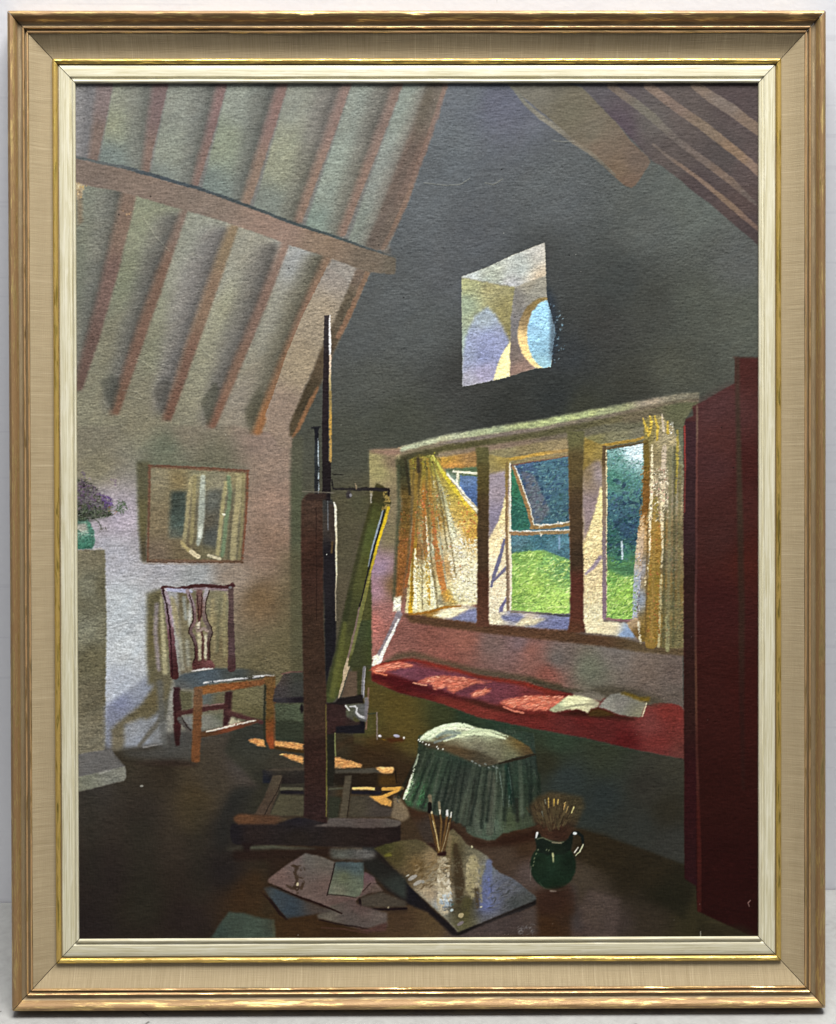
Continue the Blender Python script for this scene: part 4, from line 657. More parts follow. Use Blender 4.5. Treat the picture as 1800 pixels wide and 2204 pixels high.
strip([(671,684,914),(674,682,925),(673,684,1000),(674,684,1062)],[(678,920,30,30,36),(678,980,44,50,52),(678,1050,36,38,40)],f=.8,tex=.1)
stroke(S('681 940 682 1000 683 1060'),2,(170,184,190),f=.7,dry=.3,h=.4); stroke(S('668 917 686 915'),3,(36,36,40),f=.8)
stroke(S('648 1055 680 1056 716 1058'),2,(116,108,92),f=.8); fill(S('660 1060 700 1058 700 1072 652 1075'),(56,40,34),f=2)
# clamp arm
stroke(S('714 1049 750 1050 800 1050 828 1051'),[4,5,8,8],(40,36,36),f=1); stroke(S('828 1050 834 1050 834 1062'),5,(36,30,28),f=1); stroke(S('712 1017 735 1019'),2.6,(36,34,30),f=.8); stroke(S('711 1030 714 1050'),2.6,(30,28,28),f=.8)
stroke(S('762 1038 765 1048'),2.5,(140,120,90),f=.8); fill(ell(748,1062,6,9),(60,54,54),f=1); dab(752,1063,5,9,0,(132,130,134),.9,.3); stroke(S('796 1060 796 1078'),3,(160,154,140),f=.9)
stroke(T(540,1260,'635 1030 640 1200 648 1500 645 1736')+S('701 1760'),[2,3,3,3.4,2],[(700,1550,104,88,40),(702,1680,112,106,44)],f=.9)
fill(T(540,1260,'650 1290 715 1280 715 1600 700 1736 650 1736'),(38,36,28),f=1); stroke(T(540,1260,'718 1280 718 1400 722 1470'),2.6,(120,124,70),f=.8)
fill(ell(647,1526,4,10),(30,24,26),f=1)

# ---- skirted stool
SK=T(780,1620,'480 -140 470 30 440 130 400 280 345 400 380 470 470 520 560 525 680 570 760 590 800 610 880 640 900 700 960 740 1080 772 1150 765 1210 710 1260 708 1300 690 1400 670 1500 640 1560 600 1530 330 1500 100 1480 -160 1200 -200 800 -180')
fill(T(780,1620,'400 480 600 560 760 620 900 740 1080 800 1220 740 1400 700 1520 660 1520 760 1240 820 1000 830 860 740 800 690 560 580 420 560'),(50,26,16),f=5,op=.85)
fill(SK,[(900,1640,48,58,44),(900,1700,54,82,54),(885,1720,60,96,60),(940,1660,50,66,50),(1000,1680,54,62,52),(960,1720,60,66,56),(1020,1750,70,74,60),(1060,1780,78,96,78),(1100,1700,42,62,48),(1060,1700,58,66,52),(1130,1680,44,62,48),(1150,1720,46,58,44),(1140,1770,62,72,52),(1100,1770,70,82,54),(1000,1620,44,62,50),(1160,1640,46,58,50),(930,1740,62,76,60)],f=1,wob=.8,tex=.08,amp=.5)
for s,w,c in (('960 250 940 400 900 530 880 640',9,(30,36,30)),('740 240 710 400 690 460',4,(32,44,36)),('580 80 570 200',4,(34,48,38)),('1330 420 1340 600',8,(34,36,30)),('1520 200 1525 420 1560 560',8,(36,48,34)),('1240 130 1270 300 1290 440',10,(26,58,46)),('1400 300 1380 560',10,(44,56,42)),('1110 200 1120 400 1100 700',16,(84,88,72)),('960 500 1000 700',14,(84,94,78))): stroke(T(780,1620,s),w,c,f=2.5,op=.7)
for s,w in (('1150 120 1160 260',3),('1180 180 1205 330 1220 470',3.2),('1255 140 1270 220 1290 370',3),('1270 380 1265 480',3),('420 300 450 240',3)): stroke(T(780,1620,s),w*.6,(120,140,128),f=1,op=.7,dry=.2)
stroke(T(780,1620,'478 25 450 110 425 200 400 290 375 350 350 405'),[3,4,5,5,7,4],(214,226,190),f=1,dry=.1,h=.5)
dabs(T(780,1620,'345 400 400 290 440 220 450 250 410 360 370 420'),26,[(160,206,150),(206,220,180)],8,2.6,-60,h=.4)
dabs(T(780,1620,'400 300 520 260 560 480 400 460'),60,[(60,120,70),(76,140,86),(50,96,60)],9,3,-70,25,h=.3)
for i in range(26):
    t=i/25; x0=905+t*245+RNG.normal(0,3); x1=862+t*300+RNG.normal(0,6); yb=1720+60*math.sin(min(1,t*1.25)*2.4)+RNG.normal(0,4)
    y0=1612+28*math.sin(t*3); dkk=RNG.random()<.55
    stroke([(x0,y0+6),((x0+x1)/2+RNG.normal(0,2),(y0+yb)/2),(x1,yb-4)],[2,5,8],(26,36,30) if dkk else (84,96,76),f=2.5,op=.6)
dabs(SK,900,[(56,64,52),(68,78,64),(42,50,42),(76,80,68),(96,100,86),(34,44,38)],15,1.8,88,8,op=.45,h=.15,var=6)
CT=T(780,1260,'490 1340 500 1310 560 1260 650 1220 780 1195 900 1200 1000 1235 1130 1255 1230 1290 1330 1330 1440 1400 1480 1460 1400 1480 1330 1490 1280 1520 1180 1540 1100 1555 1050 1560 900 1500 760 1430 640 1390')
fill(CT,[(915,1585,184,200,168),(960,1570,194,206,176),(1000,1570,186,196,166),(1050,1580,176,184,150),(950,1600,96,82,56),(980,1620,92,78,56),(1030,1610,118,112,90),(1060,1620,116,114,90),(1100,1630,110,112,82),(1120,1600,104,86,48),(1050,1645,84,74,56),(1140,1620,84,66,40)],f=1,wob=.8,tex=.07,amp=.7)
fill(T(780,1260,'480 1350 560 1350 700 1380 860 1410 1000 1440 1120 1500 1180 1545 1050 1570 900 1510 700 1430 560 1400'),[(920,1603,76,64,46),(980,1620,86,68,44),(1050,1645,78,70,52)],f=3,tex=.06)
def lite(s,w,c=(214,228,192)): stroke(T(780,1260,s),w,c,f=1.3,h=.5,dry=.1)
lite('505 1325 600 1270 700 1225 820 1205 900 1215 960 1240',[6,10,11,9,8,5]); lite('600 1300 700 1255 820 1235 930 1245',[4,8,8,4],(222,230,196)); lite('560 1330 680 1280 800 1260',[4,6,4]); lite('700 1350 800 1310 960 1280 1100 1290 1230 1330',[3,7,9,8,4],(206,216,178)); lite('780 1300 900 1270 1000 1250 1120 1265 1250 1310',[4,7,7,6,3],(190,202,166))
stroke(T(780,1260,'640 1310 720 1270 840 1280'),[6,9,5],(128,142,134),f=2,op=.8); stroke(T(780,1260,'620 1360 700 1330 800 1300'),5,(120,130,126),f=1.5,op=.8)
for x,y in ((480,1336),(492,1348),(515,1355),(545,1375),(570,1380),(640,1395),(650,1412),(690,1418),(355,1318)): dab(780+x/4,1260+y/4,4,5,.6,(226,230,206),.9,.5)
for x,y in ((945,1525),(975,1540),(1010,1560),(1060,1550),(1090,1580),(1130,1570),(1160,1580)): dab(780+x/4,1260+y/4,8,4,.5,(128,138,130),.8,.3)
stroke(T(780,1260,'1180 1545 1300 1510 1400 1490 1490 1465'),[4,6,5,3],(46,38,26),f=1.5)
# leg shadow under the stool
fill(T(780,1620,'380 470 560 530 640 640 600 800 540 800 430 600'),[(900,1750,70,44,26),(920,1780,62,52,46)],f=3,op=.8)

# ---- jug of brushes
BR=[(70,54,34),(84,68,42),(50,38,26),(98,82,50),(76,64,40)]
fill(T(1080,1500,'300 880 420 830 560 850 700 880 720 960 660 1100 600 1200 560 1260 350 1230 280 1080 240 960'),[(1190,1740,82,66,38),(1180,1780,72,44,28),(1200,1800,58,32,22),(1240,1740,74,64,40)],f=4,op=.85,tex=.12)
for i in range(210):
    a=RNG.uniform(-.62,.62); r=RNG.uniform(45,92); L=RNG.uniform(10,24); cx,cy=1192+RNG.normal(0,6),1812
    x,y=cx+math.sin(a)*r,cy-math.cos(a)*r*.98
    stroke([(x,y),(x-math.sin(a)*L,y+math.cos(a)*L)],[1.6,2.6],BR[RNG.integers(5)],f=.8,wob=.3,op=.7)
for x,y,l,c in ((405,885,85,(190,154,70)),(455,895,60,(214,170,70)),(492,900,40,(206,170,90)),(555,925,10,(206,176,100)),(628,965,50,(230,206,130)),(375,900,40,(120,120,96)),(350,1000,50,(96,96,80)),(550,940,50,(190,150,80)),(575,960,50,(170,140,80))): stroke([(1080+x/4,1500+y/4),(1080+(x-(x-450)*.12)/4,1500+(y+l)/4)],[2.4,1.4],c,f=.7,wob=.3,h=.2)
fill(ell(1192,1868,50,52),[(1160,1860,26,44,28),(1192,1850,30,52,34),(1190,1885,28,50,34),(1225,1860,22,36,24),(1195,1905,22,40,24)],f=1,wob=.6,tex=.08,amp=.3)
fill(T(1080,1500,'300 1180 330 1190 350 1230 420 1255 500 1270 560 1255 590 1220 620 1210 610 1330 540 1380 400 1380 310 1350 290 1240'),[(1165,1815,24,34,26),(1200,1825,26,38,26),(1225,1815,20,28,22)],f=1,tex=.07)
stroke(T(1080,1500,'590 1230 620 1190 660 1185 700 1220 710 1290 680 1340 640 1400'),[5,6,7,6,6,5,3],(22,28,24),f=1)
stroke(T(1080,1500,'300 1225 310 1190'),[3,5],(226,230,220),f=.8,h=.5); dab(1239,1798,10,7,0,(200,206,204),.95,.5); stroke(T(1080,1500,'710 1290 680 1350 645 1388'),[2.4,2.4,1.4],(206,200,150),f=.7,h=.3); stroke(T(1080,1500,'665 1315 635 1362'),2,(226,220,190),f=.7,h=.3)
stroke(T(1080,1500,'310 1240 360 1230 430 1260 500 1275 540 1265'),2.2,(92,100,72),f=.9); stroke(T(1080,1500,'440 1270 520 1276'),2,(130,120,92),f=.8)
stroke(T(1080,1500,'445 1370 448 1400 450 1440'),[4,3.5,3],(150,156,106),f=1.2,dry=.1,h=.3); dab(1192,1846,5,9,0,(190,190,140),.5,.2)
for x,y in ((318,1335),(300,1370),(285,1410),(275,1470),(390,1335),(410,1340),(282,1440)): dab(1080+x/4,1500+y/4,3,6,.4,(110,120,84),.7)
stroke(T(1080,1500,'425 1694 470 1695'),3.4,(206,200,180),f=.9,h=.3); stroke(T(1080,1500,'330 1620 370 1670 500 1690 570 1670'),1.6,(70,86,60),f=1,op=.7)
fill(T(1080,1500,'300 1700 600 1640 640 1736 640 1900 330 1900'),[(1190,1945,60,34,24),(1210,1990,62,38,22)],f=5,op=.7)

# ---- palette and papers
def P(s): return T(780,1620,s)
fill(P('100 830 150 840 350 1080 500 1260 640 1400 760 1500 830 1580 820 1600 780 1600 560 1400 400 1330 200 1200 60 1000 0 960 0 830'),[(830,1850,34,30,28),(880,1900,26,24,30),(940,1980,30,24,26),(800,1860,32,36,38)],f=2.5,tex=.06)
PL=P('90 840 200 800 330 770 460 758 540 790 600 840 650 890 690 910 720 890 715 800 735 700 780 670 850 740 900 810 1000 860 1080 910 1120 990 1180 1050 1280 1090 1350 1140 1420 1200 1500 1260 1500 1300 1200 1420 960 1520 830 1580 800 1540 700 1440 560 1310 420 1180 250 1000 150 890')
fill(PL,[(830,1830,64,62,28),(850,1850,82,70,36),(900,1820,84,74,46),(900,1870,116,88,46),(870,1900,98,78,48),(930,1850,150,124,84),(940,1900,170,154,120),(955,1920,196,184,156),(930,1930,176,152,118),(950,1950,150,166,184),(985,1840,66,56,34),(985,1900,66,50,28),(985,1960,70,60,34),(965,1830,112,98,56),
 (1015,1840,112,106,80),(1015,1880,150,138,98),(1015,1920,140,122,78),(1000,1980,84,78,42),(1010,1950,70,64,32),(1050,1890,108,118,130),(1050,1920,96,110,180),(1045,1950,92,106,176),(1060,1990,104,104,110),(1090,1920,96,98,108),(1110,1950,64,68,66),(1140,1950,66,68,64),(1100,1980,68,66,66),(1000,2010,96,92,58),(930,1980,150,140,110)],f=1,wob=.8,tex=.08,amp=.5)
for s,w,c,o in (('800 820 830 1000 840 1150 830 1300',[10,18,22,14],(66,50,30),.8),('745 740 745 900 760 1100 770 1250',[10,10,8,6],(128,106,70),.7),('690 930 700 1100 690 1250 700 1380',[10,26,26,22],(186,172,142),.9),('950 930 950 1050 930 1180 950 1260',[14,24,20,10],(160,148,106),.9),('1040 1000 1020 1150 1030 1300',[7,8,7],(140,132,98),.8),('1095 960 1085 1100 1080 1300',[12,20,22],(96,106,146),.8),('1090 1100 1090 1250',[6,7],(94,110,180),.8),('900 1300 880 1420',[20,16],(82,76,42),.8),('990 1200 990 1350',[10,8],(78,62,36),.8),('1160 1050 1150 1150 1140 1300',[8,14,12],(104,108,124),.6)): stroke(P(s),w,c,f=2.5,op=o,dry=.1,h=.15,wob=2)
dabs(P('645 1080 750 1060 775 1280 650 1330'),70,[(202,192,164),(184,174,148),(214,206,186),(166,148,116)],14,6,80,35,h=.35,op=.6)
dabs(P('650 1250 770 1230 770 1340 670 1380'),26,[(170,190,206),(196,206,212),(150,168,184)],10,5,70,30,h=.4,op=.6)
dabs(P('900 920 1010 930 1000 1180 890 1160'),44,[(164,152,110),(148,134,96),(176,162,122)],14,6,80,30,h=.3,op=.5)
dabs(P('1060 1080 1140 1080 1130 1320 1050 1320'),30,[(94,104,150),(106,114,160),(88,94,120)],18,5,82,12,h=.2,op=.5)
dabs(P('640 930 750 920 750 1060 640 1060'),50,[(150,130,96),(170,156,124),(128,104,66)],10,4,0,40,h=.3)
dabs(P('420 1000 640 900 640 1200 480 1180'),60,[(116,88,44),(134,104,60),(98,74,40),(150,128,88)],14,4,-35,20,h=.2,op=.5)
dabs(P('1100 1080 1300 1120 1420 1240 1200 1380 1080 1380'),70,[(84,84,84),(70,74,74),(104,104,112),(60,62,60)],14,4,-30,20,h=.15,op=.5)
for x,y,l,w,c in ((430,1095,24,10,(160,154,144)),(475,1140,24,9,(164,158,146)),(520,1130,8,8,(150,146,136)),(850,1425,14,11,(176,160,116)),(845,1495,18,8,(124,112,112)),(770,1380,9,7,(176,190,190)),(1025,1350,8,4,(190,186,150)),(775,1330,9,4,(60,100,96)),(945,828,5,6,(196,190,150)),(385,1078,12,4,(180,176,160)),(710,935,10,10,(170,158,130))): dab(780+x/4,1620+y/4,l,w,-.5,c,.95,.35)
stroke(P('440 1180 560 1300 700 1430 820 1560'),2,(130,124,104),f=1,op=.6)
fill(P('820 1575 960 1520 1200 1420 1500 1290 1500 1330 1400 1380 1200 1450 1000 1530 830 1605 800 1600'),(28,24,22),f=1,tex=.06)
stroke(P('200 900 230 890'),7,(104,98,30),f=2)
fill(P('1080 1480 1500 1340 1510 1480 1520 1600 900 1610'),[(1100,2000,74,64,66),(1150,1990,86,78,78),(1000,2015,84,66,60)],f=5,op=.6,tex=.08)
dabs(P('1340 1520 1480 1500 1480 1590 1350 1590'),34,[(120,114,112),(98,90,90)],9,3,-50,40,op=.6,h=.2)
for x,y in ((1645,1500),(1230,1590),(1260,1590)): dab(780+x/4,1620+y/4,3,2,0,(170,160,150),.8,.3)
stroke(S('1144 1880 1144 1870 1143 1900'),2,(130,116,104),f=1,op=.5)
# brushes standing in the thumb hole
fill(P('600 560 750 600 700 880 660 900 640 860'),(60,42,26),f=3,op=.7)
for s,w,c in (('595 530 620 640 640 760 655 880',[4,5,5,4],(128,92,40)),('575 540 600 680 645 860',[3,4,4],(92,62,30)),('665 520 680 620 670 760 665 880',[3,4,4,3],(112,80,38)),('728 560 710 700 690 800 670 890',[4,5,5,3],(104,72,34)),('760 570 740 700 700 860',[3,4,3],(96,66,32)),('605 600 635 720 660 860',[1.4,1.6,1.4],(206,184,130)),('745 620 715 760 680 880',[1.2,1.4,1.2],(176,150,100))): stroke(P(s),w,c,f=.8,wob=.4,h=.2)
stroke(P('578 385 585 440'),[8,7],(120,108,80),f=1.2); stroke(P('580 450 578 520'),[8,9],(26,22,20),f=1); dab(929,1752,5,7,0,(196,184,150),.9)
stroke(P('660 440 664 500'),5,(134,122,90),f=1); stroke(P('664 505 666 540'),3.4,(206,200,180),f=.8); stroke(P('728 515 728 555'),5,(206,204,196),f=1,dry=.1); stroke(P('765 530 758 570'),3,(206,200,180),f=.8)
fill(P('700 870 722 870 722 905 690 910 640 900 650 880'),(50,24,20),f=1.2)
fill(P('540 790 620 800 630 850 600 830'),(56,30,24),f=1.5)
# papers
def Q(s): return T(440,1620,s)
fill(Q('560 880 860 860 1110 960 1060 900 1480 860 1736 1100 1736 1400 1340 1390 1180 1400 1010 1390 700 1450 560 1300 480 1200 540 1110'),(46,32,24),f=4,op=.6)
fill(Q('860 880 1000 910 1120 960 1100 1200 1350 1250 1190 1400 950 1320 540 1130 540 1105 700 980'),[(640,1850,110,88,84),(700,1850,98,90,80),(600,1900,114,88,80),(700,1920,106,84,76),(740,1960,98,74,68),(655,1850,96,94,86)],f=1,wob=.8,tex=.05,amp=.4)
fill(Q('1120 960 1180 955 1370 960 1370 1100 1380 1250 1290 1265 1060 1240 1090 1120'),[(740,1865,62,76,84),(760,1870,70,88,92),(740,1890,92,96,66),(760,1910,96,104,82),(730,1925,112,112,92)],f=1,tex=.07,amp=.4)
stroke(Q('1115 970 1085 1120 1055 1245'),2.4,(34,22,20),f=1); stroke(Q('1060 1240 1200 1250 1300 1270'),1.8,(46,34,28),f=1)
fill(Q('1370 1040 1460 1080 1480 1150 1540 1210 1420 1230 1330 1265 1365 1180'),[(800,1890,110,78,82),(810,1915,96,78,66)],f=1.2,tex=.07); stroke(Q('1430 1140 1360 1215'),1.6,(50,32,26),f=.9)
fill(Q('1340 1270 1520 1215 1736 1300 1736 1350 1360 1350 1335 1330'),(76,66,54),f=1.5); stroke(Q('1335 1290 1345 1370 1500 1370 1736 1365'),5,(30,18,20),f=1.5)
fill(Q('1080 1340 1280 1280 1320 1330 1570 1400 1570 1520 1350 1540 1180 1505 980 1450 965 1420'),[(700,1980,92,84,72),(760,1980,84,74,68),(820,1985,96,82,74),(770,1960,94,72,66)],f=1.5,tex=.07)
stroke(Q('985 1460 1150 1500 1300 1520 1410 1545'),3,(40,24,20),f=1.2)
fill(Q('1280 1535 1400 1540 1570 1480 1560 1560 1400 1570'),(84,54,46),f=2.5)
stroke(Q('1005 1530 1200 1540 1400 1580'),3,(90,56,44),f=1.5,op=.7)
fill(Q('500 1180 560 1170 700 1230 950 1330 1110 1385 700 1450 580 1300'),[(600,1950,58,66,72),(620,1960,52,64,74),(680,1950,76,64,56),(575,1925,58,72,80)],f=1.5,tex=.06)
stroke(Q('480 1215 560 1290 640 1400 700 1455'),[3,6,7,4],(36,22,20),f=1.2); stroke(Q('620 1180 800 1255 1000 1330 1180 1405'),[2,4,5,3],(40,22,18),f=1)
fill(Q('50 1610 120 1500 200 1390 330 1400 480 1440 600 1460 600 1620 30 1640'),[(500,1990,62,74,62),(540,2000,68,82,68),(470,2015,56,70,62),(580,1990,66,74,60)],f=1.8,tex=.05,amp=.4)
stroke(Q('585 1460 590 1610'),5,(78,84,62),f=1.5,op=.6)
# the paint loss on the pink sheet
for s,w in (('760 990 790 1010 770 1050 790 1080 790 1130 770 1170',[7,8,7,9,8,8]),('700 1160 740 1180 790 1190 830 1180 850 1130',[4,6,9,8,5]),('740 990 780 995 820 990',[2,4,2]),('790 1180 795 1225',[8,5]),('850 1005 860 1025',[4,3]),('820 1020 826 1030',[4,3]),('815 1090 840 1100',[5,4])): stroke(Q(s),w,(62,44,28),f=1.2,wob=1.4,op=.75,dry=.12)
dab(440+795/4,1620+1150/4,6,9,0,(190,176,140),.95,.4); dab(440+1580/4,1620+1355/4,5,5,0,(150,136,104),.9)
for x,y in ((655,1085),(720,1085),(760,1040),(900,1130)): dab(440+x/4,1620+y/4,3,3,0,(60,44,32),.8)
fill(Q('1080 840 1300 840 1440 845 1470 880 1460 930 1380 945 1100 930 1080 900'),[(720,1842,84,86,78),(790,1845,92,90,86)],f=3.5,tex=.1)
fill(Q('1480 920 1736 1100 1736 1290 1600 1200 1500 1120 1370 1010 1360 950'),[(830,1870,36,34,30),(850,1920,52,58,52)],f=4)
dab(837,1845,14,7,0,(112,106,34),.8)
stroke(Q('440 1100 500 1200 440 1350'),30,(72,46,22),f=14,op=.5); stroke(Q('640 1500 900 1540'),30,(76,50,24),f=14,op=.4)

# ---- age, and painted-in glints: scratches, pale specks of reflected light, dark pin holes, darker edge under the rebate
for s in ('258 835 275 836 290 840 300 850','286 767 300 772 318 785 324 790','270 850 285 853 300 855','425 740 435 752 450 765 462 768','255 910 268 920','545 715 535 740 520 790','1042 388 1060 392 1080 380','910 388 960 394 990 392 1010 378','760 350 780 352','300 460 330 505 360 535','410 540 430 550','1190 297 1210 300 1235 299'): stroke(S(s),1.6,(150,148,128),f=.8,op=.45,h=1.1)
for x,y in ((1078,359),(1225,545),(1250,580),(1582,1005),(1556,918),(617,572),(318,417),(249,455),(812,522),(866,636)): dab(x,y,4,3.4,0,(20,20,20),.85,-.4)
for _ in range(60):
    dab(RNG.uniform(165,1630),RNG.uniform(185,2015),RNG.uniform(1.2,2.6),RNG.uniform(1.1,1.9),RNG.uniform(0,3),(206,204,190),RNG.uniform(.35,.95),.6)
for x,y in ((1250,580),(1239,543),(1083,497),(481,932),(731,911),(160,184),(640,2018)): dab(x,y,3,2.6,0,(200,200,190),.8,.6)
stroke(S('1512 2012 1512 2022'),1.2,(190,186,170),f=.7); stroke(S('1620 1945 1615 1950 1618 1958'),1.2,(150,110,100),f=.7)
# broken, dry edges: drag every boundary a little, as bristle over weave does
EX = nfield(1.1, .8, 0, 31)*.38+nfield(2.4, 1.2, -20, 32)*.30; EY = nfield(1.1, .8, 0, 33)*.38+nfield(2.4, 1.2, -20, 34)*.30
gyy, gxx = np.mgrid[0:PH, 0:PW].astype(np.float32)
k = np.clip(AMP, .35, 1.1)
qx = np.clip(gxx+EX*k, 0, PW-1.01); qy = np.clip(gyy+EY*k, 0, PH-1.01)
jx = qx.astype(int); jy = qy.astype(int); ux = (qx-jx)[..., None]; uy = (qy-jy)[..., None]
IMG = (IMG[jy, jx]*(1-ux)+IMG[jy, jx+1]*ux)*(1-uy)+(IMG[jy+1, jx]*(1-ux)+IMG[jy+1, jx+1]*ux)*uy
grey = IMG.mean(-1, keepdims=True)
sat = .78+.18*np.clip((grey-110)/70, 0, 1)
cz = np.clip((1000-X0-gxx)/60, 0, 1)*np.clip((930-Y0-gyy)/120, 0, 1)          # the ceiling is greyer
sat = sat*(1-.10*cz[..., None])
wz = np.clip((gxx-(770-X0))/20, 0, 1)*np.clip((1480-X0-gxx)/10, 0, 1)*np.clip((gyy-(930-Y0))/60, 0, 1)*np.clip((1640-Y0-gyy)/40, 0, 1)
sat = sat+(1.0-sat)*.8*wz[..., None]                                           # the window and the red seat keep their colour
IMG = np.clip(grey+(IMG-grey)*sat, 0, 255)
IMG = np.clip(IMG*(1+.09*np.clip((grey-125)/90, 0, 1)-.04*np.clip((95-grey)/60, 0, 1)), 0, 255)
IMG = IMG*(1+.035*np.clip(nfield(.9, .7, 0, 35), -2, 2)[..., None]*np.clip(AMP, .4, 1.2)[..., None])
for r_, k_ in ((1, .55), (5, .18)):
    bl = np.stack([boxblur(IMG[..., i], r_) for i in range(3)], -1)
    IMG = np.clip(IMG+k_*(IMG-bl), 0, 255)
# ------------------------------------------------------------------ relief of the paint
ra = nfield(1.0, .8, 0, 21); rb = nfield(2.1, 1.2, -12, 22); rc = nfield(4.2, 2.2, -38, 23)
wv = nfield(3.2, .6, 0, 24)+nfield(.6, 3.2, 0, 28)                       # weave of the canvas
gate = np.clip(nfield(40, 30, 0, 25)*.35+.9, .35, 1.6)
ridge = -np.abs(rb)*.8-np.abs(rc)*.35
c1 = np.clip(1-np.abs(nfield(13, 8, -28, 29))*9, 0, 1)*np.clip(nfield(20, 14, 0, 30)*1.2-.9, 0, 1)
c2 = np.clip(1-np.abs(nfield(8, 12, 20, 36))*7, 0, 1)*np.clip(nfield(24, 18, 0, 37)*1.2-.9, 0, 1)
HGT = gate*AMP*(.28*ra+.50*ridge+1.3*c1+1.1*c2) + .30*wv + HD*1.5

PAINT_GAIN = .90
RELIEF = .00018
LAMPS = [('ceiling_lamp', (.30, -.72, 3.2), (0, .05, .4), 1.9, 1.0, 200, (1, .985, .955)),
         ('ceiling_lamp', (-.9, -1.5, 1.8), (0, 0, .4), .6, .6, 2.5, (.93, .96, 1))]
WORLD = ((.66, .69, .78, 1), .14)

# ================================================================== the scene
scn = bpy.context.scene
COL = scn.collection
W, H = 0.727, 0.8897                     # framed size, metres
TH = math.radians(12.0)                  # how far it leans back
UP = np.array([0, math.sin(TH), math.cos(TH)]); OUT = np.array([0, -math.cos(TH), math.sin(TH)])
FLOOR_Z = -0.0031
MX, MY = 0.0583/59.5, 0.0618/59.5        # moulding width: metres per profile unit, sideways and up

def lin(c):
    c = np.asarray(c, np.float64)/255
    return np.where(c <= .04045, c/12.92, ((c+.055)/1.055)**2.4)

def link(name, me, mats, parent=None):
    o = bpy.data.objects.new(name, me); COL.objects.link(o)
    for m in mats: me.materials.append(m)
    if parent: o.parent = parent
    return o

# ---- materials
def mat(name):
    m = bpy.data.materials.new(name); m.use_nodes = True
    nt = m.node_tree; nt.nodes.clear()
    o = nt.nodes.new('ShaderNodeOutputMaterial'); p = nt.nodes.new('ShaderNodeBsdfPrincipled')
    nt.links.new(p.outputs[0], o.inputs[0])
    return m, nt, p
def nd(nt, t, **k):
    n = nt.nodes.new(t)
    for a, v in k.items():
        if a in n.inputs: n.inputs[a].default_value = v
        else: setattr(n, a, v)
    return n
def noise(nt, vec, scale, detail=4, rough=.55, sc=(1, 1, 1), dist=0.0, off=(0, 0, 0)):
    mp = nd(nt, 'ShaderNodeMapping'); mp.inputs['Scale'].default_value = sc; mp.inputs['Location'].default_value = off
    nt.links.new(vec, mp.inputs['Vector'])
    n = nd(nt, 'ShaderNodeTexNoise', Scale=scale, Detail=detail, Roughness=rough, Distortion=dist)
    nt.links.new(mp.outputs[0], n.inputs['Vector']); return n.outputs['Fac']
def ramp(nt, fac, pts):
    r = nd(nt, 'ShaderNodeValToRGB'); e = r.color_ramp.elements
    while len(e) < len(pts): e.new(.5)
    for i, (p, c) in enumerate(pts): e[i].position = p; e[i].color = (c[0], c[1], c[2], 1) if isinstance(c, (tuple, list)) else (c, c, c, 1)
    nt.links.new(fac, r.inputs[0]); return r.outputs[0]
def mix(nt, fac, a, b, mode='MIX'):
    m = nd(nt, 'ShaderNodeMix', data_type='RGBA', blend_type=mode)
    for s, v in ((m.inputs[0], fac), (m.inputs[6], a), (m.inputs[7], b)):
        if hasattr(v, 'links') or hasattr(v, 'is_linked'): nt.links.new(v, s)
        else: s.default_value = v if isinstance(v, (int, float)) else (v[0], v[1], v[2], 1)
    return m.outputs[2]
def bump(nt, p, h, strength, dist):
    b = nd(nt, 'ShaderNodeBump', Strength=strength, Distance=dist)
    nt.links.new(h, b.inputs['Height']); nt.links.new(b.outputs[0], p.inputs['Normal']); return b

def gilt(name, gold, bole, dark, wear=.5, rough=.32, metal=1.0):
    """rubbed gold leaf: streaks run along the rail (uv: x along, y across, in metres)"""
    m, nt, p = mat(name)
    uv = nd(nt, 'ShaderNodeUVMap').outputs[0]
    streak = noise(nt, uv, 1, 6, .65, (60, 620, 1), .5)
    blot = noise(nt, uv, 1, 5, .6, (22, 190, 1), .6, (3, 1, 0))
    fleck = noise(nt, uv, 1, 3, .7, (420, 1500, 1))
    s = nd(nt, 'ShaderNodeMath', operation='ADD'); nt.links.new(streak, s.inputs[0]); nt.links.new(blot, s.inputs[1])
    rub = ramp(nt, s.outputs[0], [(wear*.5+.60, 0), (wear*.5+.90, .85)])
    fl = ramp(nt, fleck, [(.60, 0), (.72, 1)])
    c = mix(nt, rub, gold, bole)
    c = mix(nt, mix(nt, .22, (0, 0, 0), fl), c, dark)
    c = mix(nt, .5, c, mix(nt, streak, (.68, .64, .58), (1.18, 1.15, 1.1)), 'MULTIPLY')
    nt.links.new(c, p.inputs['Base Color'])
    ml = nd(nt, 'ShaderNodeMapRange'); nt.links.new(rub, ml.inputs[0]); ml.inputs[3].default_value = metal; ml.inputs[4].default_value = .25
    nt.links.new(ml.outputs[0], p.inputs['Metallic'])
    rr = nd(nt, 'ShaderNodeMapRange'); nt.links.new(blot, rr.inputs[0]); rr.inputs[3].default_value = rough-.08; rr.inputs[4].default_value = rough+.16
    nt.links.new(rr.outputs[0], p.inputs['Roughness'])
    h = nd(nt, 'ShaderNodeMath', operation='ADD'); nt.links.new(streak, h.inputs[0]); nt.links.new(fleck, h.inputs[1])
    bump(nt, p, h.outputs[0], .40, .0006)
    return m

M_GOLD = gilt('rubbed gold leaf over red bole', (.62, .46, .20), (.22, .12, .055), (.10, .07, .035), .48, .42)
M_COVE = gilt('dull bronze cove', (.34, .27, .16), (.22, .16, .09), (.10, .08, .05), .5, .5, .6)
M_LINE = gilt('fine gold line', (.86, .62, .30), (.46, .28, .14), (.20, .14, .08), .6, .34)
M_FILLET = gilt('bright gold fillet', (.86, .64, .17), (.42, .28, .08), (.12, .08, .03), .62, .3)

